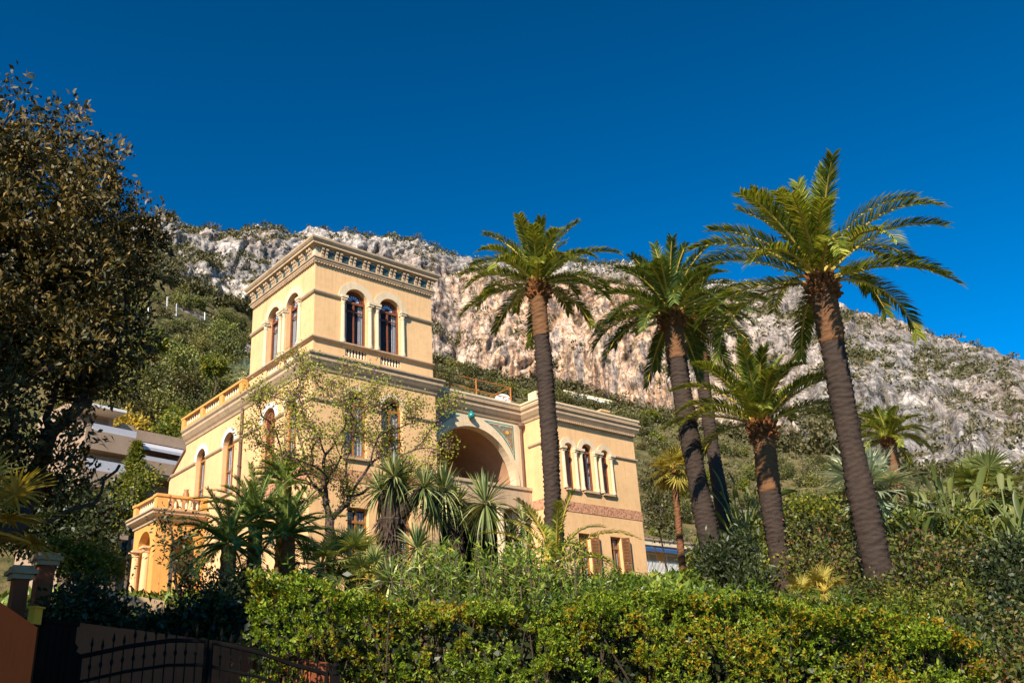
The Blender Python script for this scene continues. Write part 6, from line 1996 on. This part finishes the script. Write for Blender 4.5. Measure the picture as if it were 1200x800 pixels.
def flats_right():
    P0 = at(755, 632, 75)
    O = P0 * [1, 1, 0]
    e, n, zv = np.array([1.0, 0, 0]), np.array([0, 1.0, 0]), np.array([0, 0, 1.0])
    o = empty('apartment_building', O + zv * 6, 'low cream apartment building with blue awnings right of the villa', 'building')
    def bx(name, m, a_, b_, par=None):
        q = MB(); q.obox(O, e, n, zv, a_, b_); return q.build(name, m, par or o)
    Z = 14.62
    bx('wall', STUCCO, (-6, 1.8, 4), (14, 9, Z - 0.45))
    bx('roof', PALE, (-6.3, -0.3, Z - 0.45), (14.3, 9.3, Z - 0.05)); bx('roof_edge', CONC, (-6.4, -0.4, Z - 0.05), (14.4, 9.4, Z + 0.08))
    for k, z in enumerate((Z - 2.6, Z - 5.4)):
        bx('balcony_slab', PALE, (-6.1, 0, z - 0.25), (14.1, 1.79, z))
        for u in np.arange(-5.8, 14, 3.3):
            q = MB(); q.add([O + e * u + n * -0.02 + zv * (z + 2.12), O + e * (u + 3.1) + n * -0.02 + zv * (z + 2.12), O + e * (u + 3.1) + n * -0.5 + zv * (z + 1.86), O + e * u + n * -0.5 + zv * (z + 1.86), O + e * (u + 3.1) + n * -0.5 + zv * (z + 1.6), O + e * u + n * -0.5 + zv * (z + 1.6)], [(0, 1, 2, 3), (3, 2, 4, 5)]); q.build('awning', BLUE, o)
            r = MB(); r.tube([O + e * u + n * 0.05 + zv * (z + 0.95), O + e * (u + 3.2) + n * 0.05 + zv * (z + 0.95)], 0.03, 5)
            r.obox(O, e, n, zv, (u, 0.04, z + 0.04), (u + 3.2, 0.06, z + 0.12))
            for q in np.linspace(0.05, 3.15, 20): r.tube([O + e * (u + q) + n * 0.05 + zv * (z + 0.1), O + e * (u + q) + n * 0.05 + zv * (z + 0.95)], 0.022, 4)
            r.build('railing', WHITE, o)
            w_ = bx('window', WHITE, (u + 0.5, 1.72, z + 0.02), (u + 2.6, 1.795, z + 2.0)); bx('pane', GLASS, (u + 0.6, 1.70, z + 0.12), (u + 1.5, 1.718, z + 1.9), w_); bx('pane', GLASS, (u + 1.6, 1.70, z + 0.12), (u + 2.5, 1.718, z + 1.9), w_)
    for u in (0.4, 3.0, 5.6, 8.2):
        q = MB(); q.lathe([(0.42, 4), (0.42, 10.7), (0.55, 10.8), (0.55, 11.05)], (O[0] + u, O[1] - 0.9, 0), 12); q.build('pillar', PALE, o)
flats_right()

# ------------------------------------------------------------------ hillside: individual bushes and trees, seen where the photograph shows them
def on_hill(x, y):
    d = ray(x, y); h = hypot(d[0], d[1])
    az = degrees(atan2(d[1], d[0]))
    ss = np.linspace(60, 520, 461)
    zr = CAM[2] + d[2] / h * ss
    zt = np.where(ss < sB(az), hill(np.full_like(ss, az), ss), zB(az) + (ss - sB(az)) / (sC(az) - sB(az)) * (zC(az) - zB(az)))
    k = np.nonzero(zt > zr)[0]
    if len(k) == 0: return None
    s = ss[k[0]]
    if s > sB(az) - 2: return None
    px_, py_ = polar(az, s)
    return np.array([px_, py_, float(hill(az, s))]), s
def inpoly(x, y, poly):
    c = False
    j = len(poly) - 1
    for i in range(len(poly)):
        if (poly[i][1] > y) != (poly[j][1] > y) and x < (poly[j][0] - poly[i][0]) * (y - poly[i][1]) / (poly[j][1] - poly[i][1]) + poly[i][0]: c = not c
        j = i
    return c
def bush_mesh(name, leaf, seed, n_cl=120, per=8, L=0.16, W=0.10, cr=0.13, lob=5, flat=0.75, cone=False):
    """unit bush: about 2 m across, foot at the origin"""
    rs = np.random.RandomState(seed)
    lobes = []
    for k in range(lob):
        a = rs.uniform(0, 2 * pi); r = rs.uniform(0.1, 0.55)
        q = rs.uniform(0.35, 0.65)
        lobes.append((np.array([cos(a) * r, sin(a) * r, flat * rs.uniform(0.35, 0.95)]), (q, q, q * flat)))
    V, F = cloud(lobes, n_cl, per, cr, L, W, rs, 0.4, 0.35, 0.8, 0.6)
    V[:, 2] = np.maximum(V[:, 2], -0.15)
    return mesh_np(name, V, F, [leaf])
BM = {'olive': [bush_mesh('bush', M_OLIVEB, 200 + k) for k in range(3)], 'dark': [bush_mesh('bush', M_PINE, 210 + k, flat=0.9) for k in range(3)],
      'lime': [bush_mesh('bush', M_YELB, 220 + k) for k in range(2)], 'grey': [bush_mesh('bush', M_SCRUB, 230 + k, n_cl=90) for k in range(2)]}
PINE_CROWN = [bush_mesh('crown', M_PINE, 240 + k, 260, 9, 0.12, 0.06, 0.11, 9, 0.95) for k in range(4)]
_tb = MB().tube([(0, 0, -0.2), (0.03, 0.02, 0.6), (0, 0.02, 1.3)], [0.06, 0.05, 0.03], 7)
PINE_TRUNK = _tb.mesh('trunk', DARKBARK)
REG = [  # name of the place, polygon, how many, size range in photo px, kinds, label tails
    ('on the slope left of the tower under the cliff', [(150, 335), (240, 352), (296, 385), (296, 425), (225, 410), (145, 400)], 84, (12, 27), ('olive', 'grey', 'dark', 'dark'), 'scrub bushes left of the tower'),
    ('on the bank at the cliff foot above the villa roofs', [(507, 428), (560, 440), (640, 462), (740, 485), (760, 500), (745, 505), (640, 478), (507, 450)], 48, (14, 30), ('dark', 'olive', 'dark', 'grey'), 'bushes above the villa roofs'),
    ('on the slope just right of the villa', [(742, 490), (800, 500), (880, 530), (890, 600), (765, 630)], 72, (16, 32), ('olive', 'dark', 'lime', 'olive', 'grey'), 'bushes right of the villa'),
    ('on the slope between the tall palms on the right', [(890, 535), (1000, 545), (1060, 560), (1060, 620), (880, 620)], 54, (14, 30), ('olive', 'grey', 'dark', 'olive'), 'bushes between the right palms'),
    ('on the low slope at the far right', [(1055, 565), (1200, 585), (1200, 640), (1055, 640)], 38, (12, 26), ('dark', 'grey', 'dark', 'olive'), 'bushes at the far right'),
]
KN = {'olive': 'olive green bush', 'dark': 'dark green bush', 'lime': 'lime green bush', 'grey': 'greyish scrub bush'}
rs = np.random.RandomState(300)
for place, poly, cnt, (s0, s1), kinds, grp in REG:
    xs = [p[0] for p in poly]; ys = [p[1] for p in poly]
    got, tries = 0, 0
    while got < cnt and tries < 4000:
        tries += 1
        x, y = rs.uniform(min(xs), max(xs)), rs.uniform(min(ys), max(ys))
        if not inpoly(x, y, poly): continue
        h = on_hill(x, y)
        if h is None: continue
        p, s = h
        kind = kinds[rs.randint(len(kinds))]
        R = rs.uniform(s0, s1) * mpp(p) * 0.5
        o = link('bush', BM[kind][rs.randint(len(BM[kind]))], None, p - [0, 0, 0.12 * R])
        o.scale = (R * rs.uniform(0.9, 1.25), R * rs.uniform(0.9, 1.25), R * rs.uniform(0.8, 1.2))
        o.rotation_euler.z = rs.uniform(0, 6.28)
        tag(o, KN[kind] + ' ' + place, 'bush', grp + ', ' + KN[kind].replace(' bush', ''))
        got += 1
# woodland trees on the left slope
TREES = [(150, 430, 26), (175, 415, 22), (170, 450, 30), (205, 425, 30), (235, 400, 24), (215, 455, 32), (240, 430, 28), (262, 415, 26), (255, 450, 28), (280, 430, 24), (190, 475, 34), (160, 480, 30), (222, 480, 28), (250, 478, 26),
         (205, 500, 26), (235, 505, 22), (140, 460, 28), (275, 455, 24), (183, 395, 16), (258, 388, 20), (280, 400, 16), (130, 500, 30), (232, 520, 20), (215, 520, 22), (262, 370, 14), (275, 378, 13), (155, 405, 18), (100, 440, 30), (70, 480, 30), (110, 410, 26), (180, 440, 26), (200, 450, 24)]
KINDS = ['dark rounded pine in the wood left of the tower', 'broad evergreen tree in the wood left of the tower']
for k, (x, y, r) in enumerate(TREES):
    h = on_hill(x, y + r * 0.9)
    if h is None:
        continue
    p, s = h
    R = r * mpp(p) * rs.uniform(0.8, 1.1)
    o = empty('pine_tree', p - [0, 0, 0.3], KINDS[k % 2], 'tree', 'woodland trees left of the tower, ' + ('pines' if k % 2 == 0 else 'evergreens'))
    t_ = link('trunk', PINE_TRUNK); t_.parent = o
    t_.scale = (R, R, R * 0.9)
    c = link('crown', PINE_CROWN[k % 4]); c.parent = o
    c.location = (0, 0, R * 0.30)
    c.scale = (R * 0.95, R * 0.95, R * 1.05)
    o.rotation_euler.z = rs.uniform(0, 6.28)
for x, y, r, leaf, lab in ((150, 497, 16, M_GOLD, 'golden flowering mimosa behind the terraced flats'), (180, 400, 11, M_YELB, 'yellow green tree among dark pines on the left slope'), (193, 510, 12, M_YELB, 'lime tree beside the terraced flats roof'), (207, 492, 13, M_YELB, 'thin leaved light tree behind the left end of the villa roof'), (252, 428, 11, M_YELB, 'bright lime bush tree near the tower in the wood')):
    d = 85 if y > 480 else 150
    broad_tree('broadleaf_tree', [(x, y, r), (x - r * 0.6, y + r * 0.4, r * 0.7), (x + r * 0.7, y + r * 0.3, r * 0.7)], d, leaf, lab, 400 + x, 0.4 * d / 85, 0.22 * d / 85, 170, 8, 0.35, 0.15)
# undergrowth knitting the slope together (uncountable)
def undergrowth():
    rs = np.random.RandomState(320)
    n = 9000
    az = rs.uniform(14, 88, n); t = rs.uniform(0.03, 1.0, n) ** 0.8
    s = S_NEAR + (sB(az) - S_NEAR) * t
    X, Y = polar_np(az, s)
    Z = hill(az, s)
    ln = 0.0032 * s * rs.uniform(0.7, 1.6, n)
    per = 4
    P = np.repeat(np.column_stack([X, Y, Z]), per, 0) + rs.normal(size=(n * per, 3)) * np.repeat(ln, per)[:, None] * 1.0 * [1, 1, 0.3]
    D = unit(rdirs(n * per, rs) * [1, 1, 0.5] + [0, 0, 0.6])
    V, F = leaf_arrays(P, D, np.repeat(ln, per), np.repeat(ln, per) * 0.6, rs, 0, 0.1)
    o = link('undergrowth', mesh_np('undergrowth', V, F, [M_SCRUB]))
    tag(o, 'grey green undergrowth covering the hillside', 'undergrowth', kind='stuff')
undergrowth()
def garden_groundcover():
    rs = np.random.RandomState(321)
    n = 14000
    az = rs.uniform(15, 86, n); s = rs.uniform(15.5, 56, n)
    X, Y = polar_np(az, s)
    keep = ~((X > -2.5) & (X < 17) & (Y > -0.3) & (Y < 12.5))
    keep &= ~((az > 61) & (s < 17.5))
    X, Y, az, s = X[keep], Y[keep], az[keep], s[keep]
    Z = ground_near(az, s)
    n = len(X)
    ln = rs.uniform(0.15, 0.4, n)
    per = 5
    P = np.repeat(np.column_stack([X, Y, Z]), per, 0) + rs.normal(size=(n * per, 3)) * 0.15 * [1, 1, 0.3]
    D = unit(rdirs(n * per, rs) * [1, 1, 0.5] + [0, 0, 0.8])
    V, F = leaf_arrays(P, D, np.repeat(ln, per), np.repeat(ln, per) * 0.3, rs, 0.1, 0.1)
    o = link('ground_cover', mesh_np('ground_cover', V, F, [M_OLEA]))
    tag(o, 'low leafy ground cover in the garden beds', 'ground cover', kind='stuff')
garden_groundcover()
def cliff_scrub():
    rs = np.random.RandomState(330)
    P, az, veg, isc, t = MT['P'], MT['az'], MT['veg'], MT['isc'], MT['t']
    i = rs.randint(60, P.shape[0] - 60, 90000); j = rs.randint(MT['nh'], MT['nh'] + MT['nc'], 90000)
    v = veg[i, j]; tt = t[i, j]
    pr = np.clip((v - 0.42) * 1.6, 0, 1) + (tt > 0.975) * 0.10 + (tt < 0.05) * 0.3 + 0.010 + 0.035 * MT['right'][i, j]
    k = rs.uniform(0, 1, 90000) < pr * 0.42
    i, j = i[k], j[k]
    C = P[i, j]
    n = len(C)
    size = rs.uniform(0.45, 1.0, n) ** 1.5 * 5.6
    per = 26
    sz = np.repeat(size, per)[:, None]
    d = rdirs(n * per, rs); d[:, 2] = np.abs(d[:, 2])
    Q = np.repeat(C, per, 0) + d * sz * rs.uniform(0.2, 0.8, (n * per, 1)) * [1, 1, 0.75]
    V, F = leaf_arrays(Q, unit(d + rdirs(n * per, rs) * 0.6), sz[:, 0] * 0.34, sz[:, 0] * 0.24, rs, 0, 0.1)
    o = link('cliff_scrub', mesh_np('cliff_scrub', V, F, [M_SCRUB]))
    tag(o, 'scrub clinging to the ledges and rim of the cliff', 'scrub', kind='stuff')
cliff_scrub()

# ------------------------------------------------------------------ structures on the hillside
def rockfall_fence():
    o = None
    tops = [(174, 351, 369), (196, 348, 366), (207, 356, 367), (240, 366, 380)]
    pts = []
    for x, y0, y1 in tops:
        h = on_hill(x, y1 + 3)
        s = h[1] if h is not None else 330
        a, b = at(x, y0, s), at(x, y1, s)
        b[2] = min(b[2], gz(b[0], b[1])) - 0.5
        pts.append((a, b))
    o = empty('rockfall_fence', pts[0][1], 'rockfall fence of tall pale posts on the slope under the left cliff', 'fence')
    for a, b in pts:
        MB().tube([b, a], 0.2, 6).build('post', WHITE, o)
    for (a, b), (c, d) in zip(pts[:-1], pts[1:]):
        m_ = MB()
        for q in np.linspace(0.3, 0.97, 6):
            m_.tube([b + (a - b) * q, d + (c - d) * q], 0.05, 4)
        m_.build('cable', PIPE, o)
rockfall_fence()
def viaduct():
    rs_ = []
    A, B = at(664, 470, 432), at(716, 484, 432)
    zt0, zt1 = at(664, 461, 432)[2], at(716, 474, 432)[2]
    e = (B - A) * [1, 1, 0]; l = np.linalg.norm(e); e /= l
    n = np.array([e[1], -e[0], 0])
    if n @ (CAM - A) < 0: n = -n
    o = empty('road_bridge', A, 'white road retaining wall with a shallow arch at the foot of the cliff', 'bridge')
    def plate_w(outer, holes, th, off):
        V, F = fill2d(outer, holes, th)
        return [A * [1, 1, 0] + e * u + n * (off - d) + np.array([0, 0, z]) for u, z, d in V], F
    z0 = min(A[2], B[2]) - 8
    ar = [(l * 0.45 + l * 0.26 * -cos(pi * k / 12), zt0 * 0.5 + zt1 * 0.5 - 4.2 + 2.6 * sin(pi * k / 12)) for k in range(13)]
    V, F = plate_w([(0, z0), (0, zt0 - .8), (l, zt1 - .8), (l, z0)], [ar[::-1]], 2.0, 6.0)
    MB().add(V, F).build('wall', WHITE, o)
    V, F = plate_w([(-1, zt0 - 0.75), (-1, zt0), (l + 1, zt1), (l + 1, zt1 - 0.75)], [], 2.6, 6.3)
    MB().add(V, F).build('parapet', PALE, o)
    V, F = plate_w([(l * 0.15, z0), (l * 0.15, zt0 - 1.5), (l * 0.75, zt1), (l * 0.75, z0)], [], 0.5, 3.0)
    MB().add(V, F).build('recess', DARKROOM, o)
viaduct()
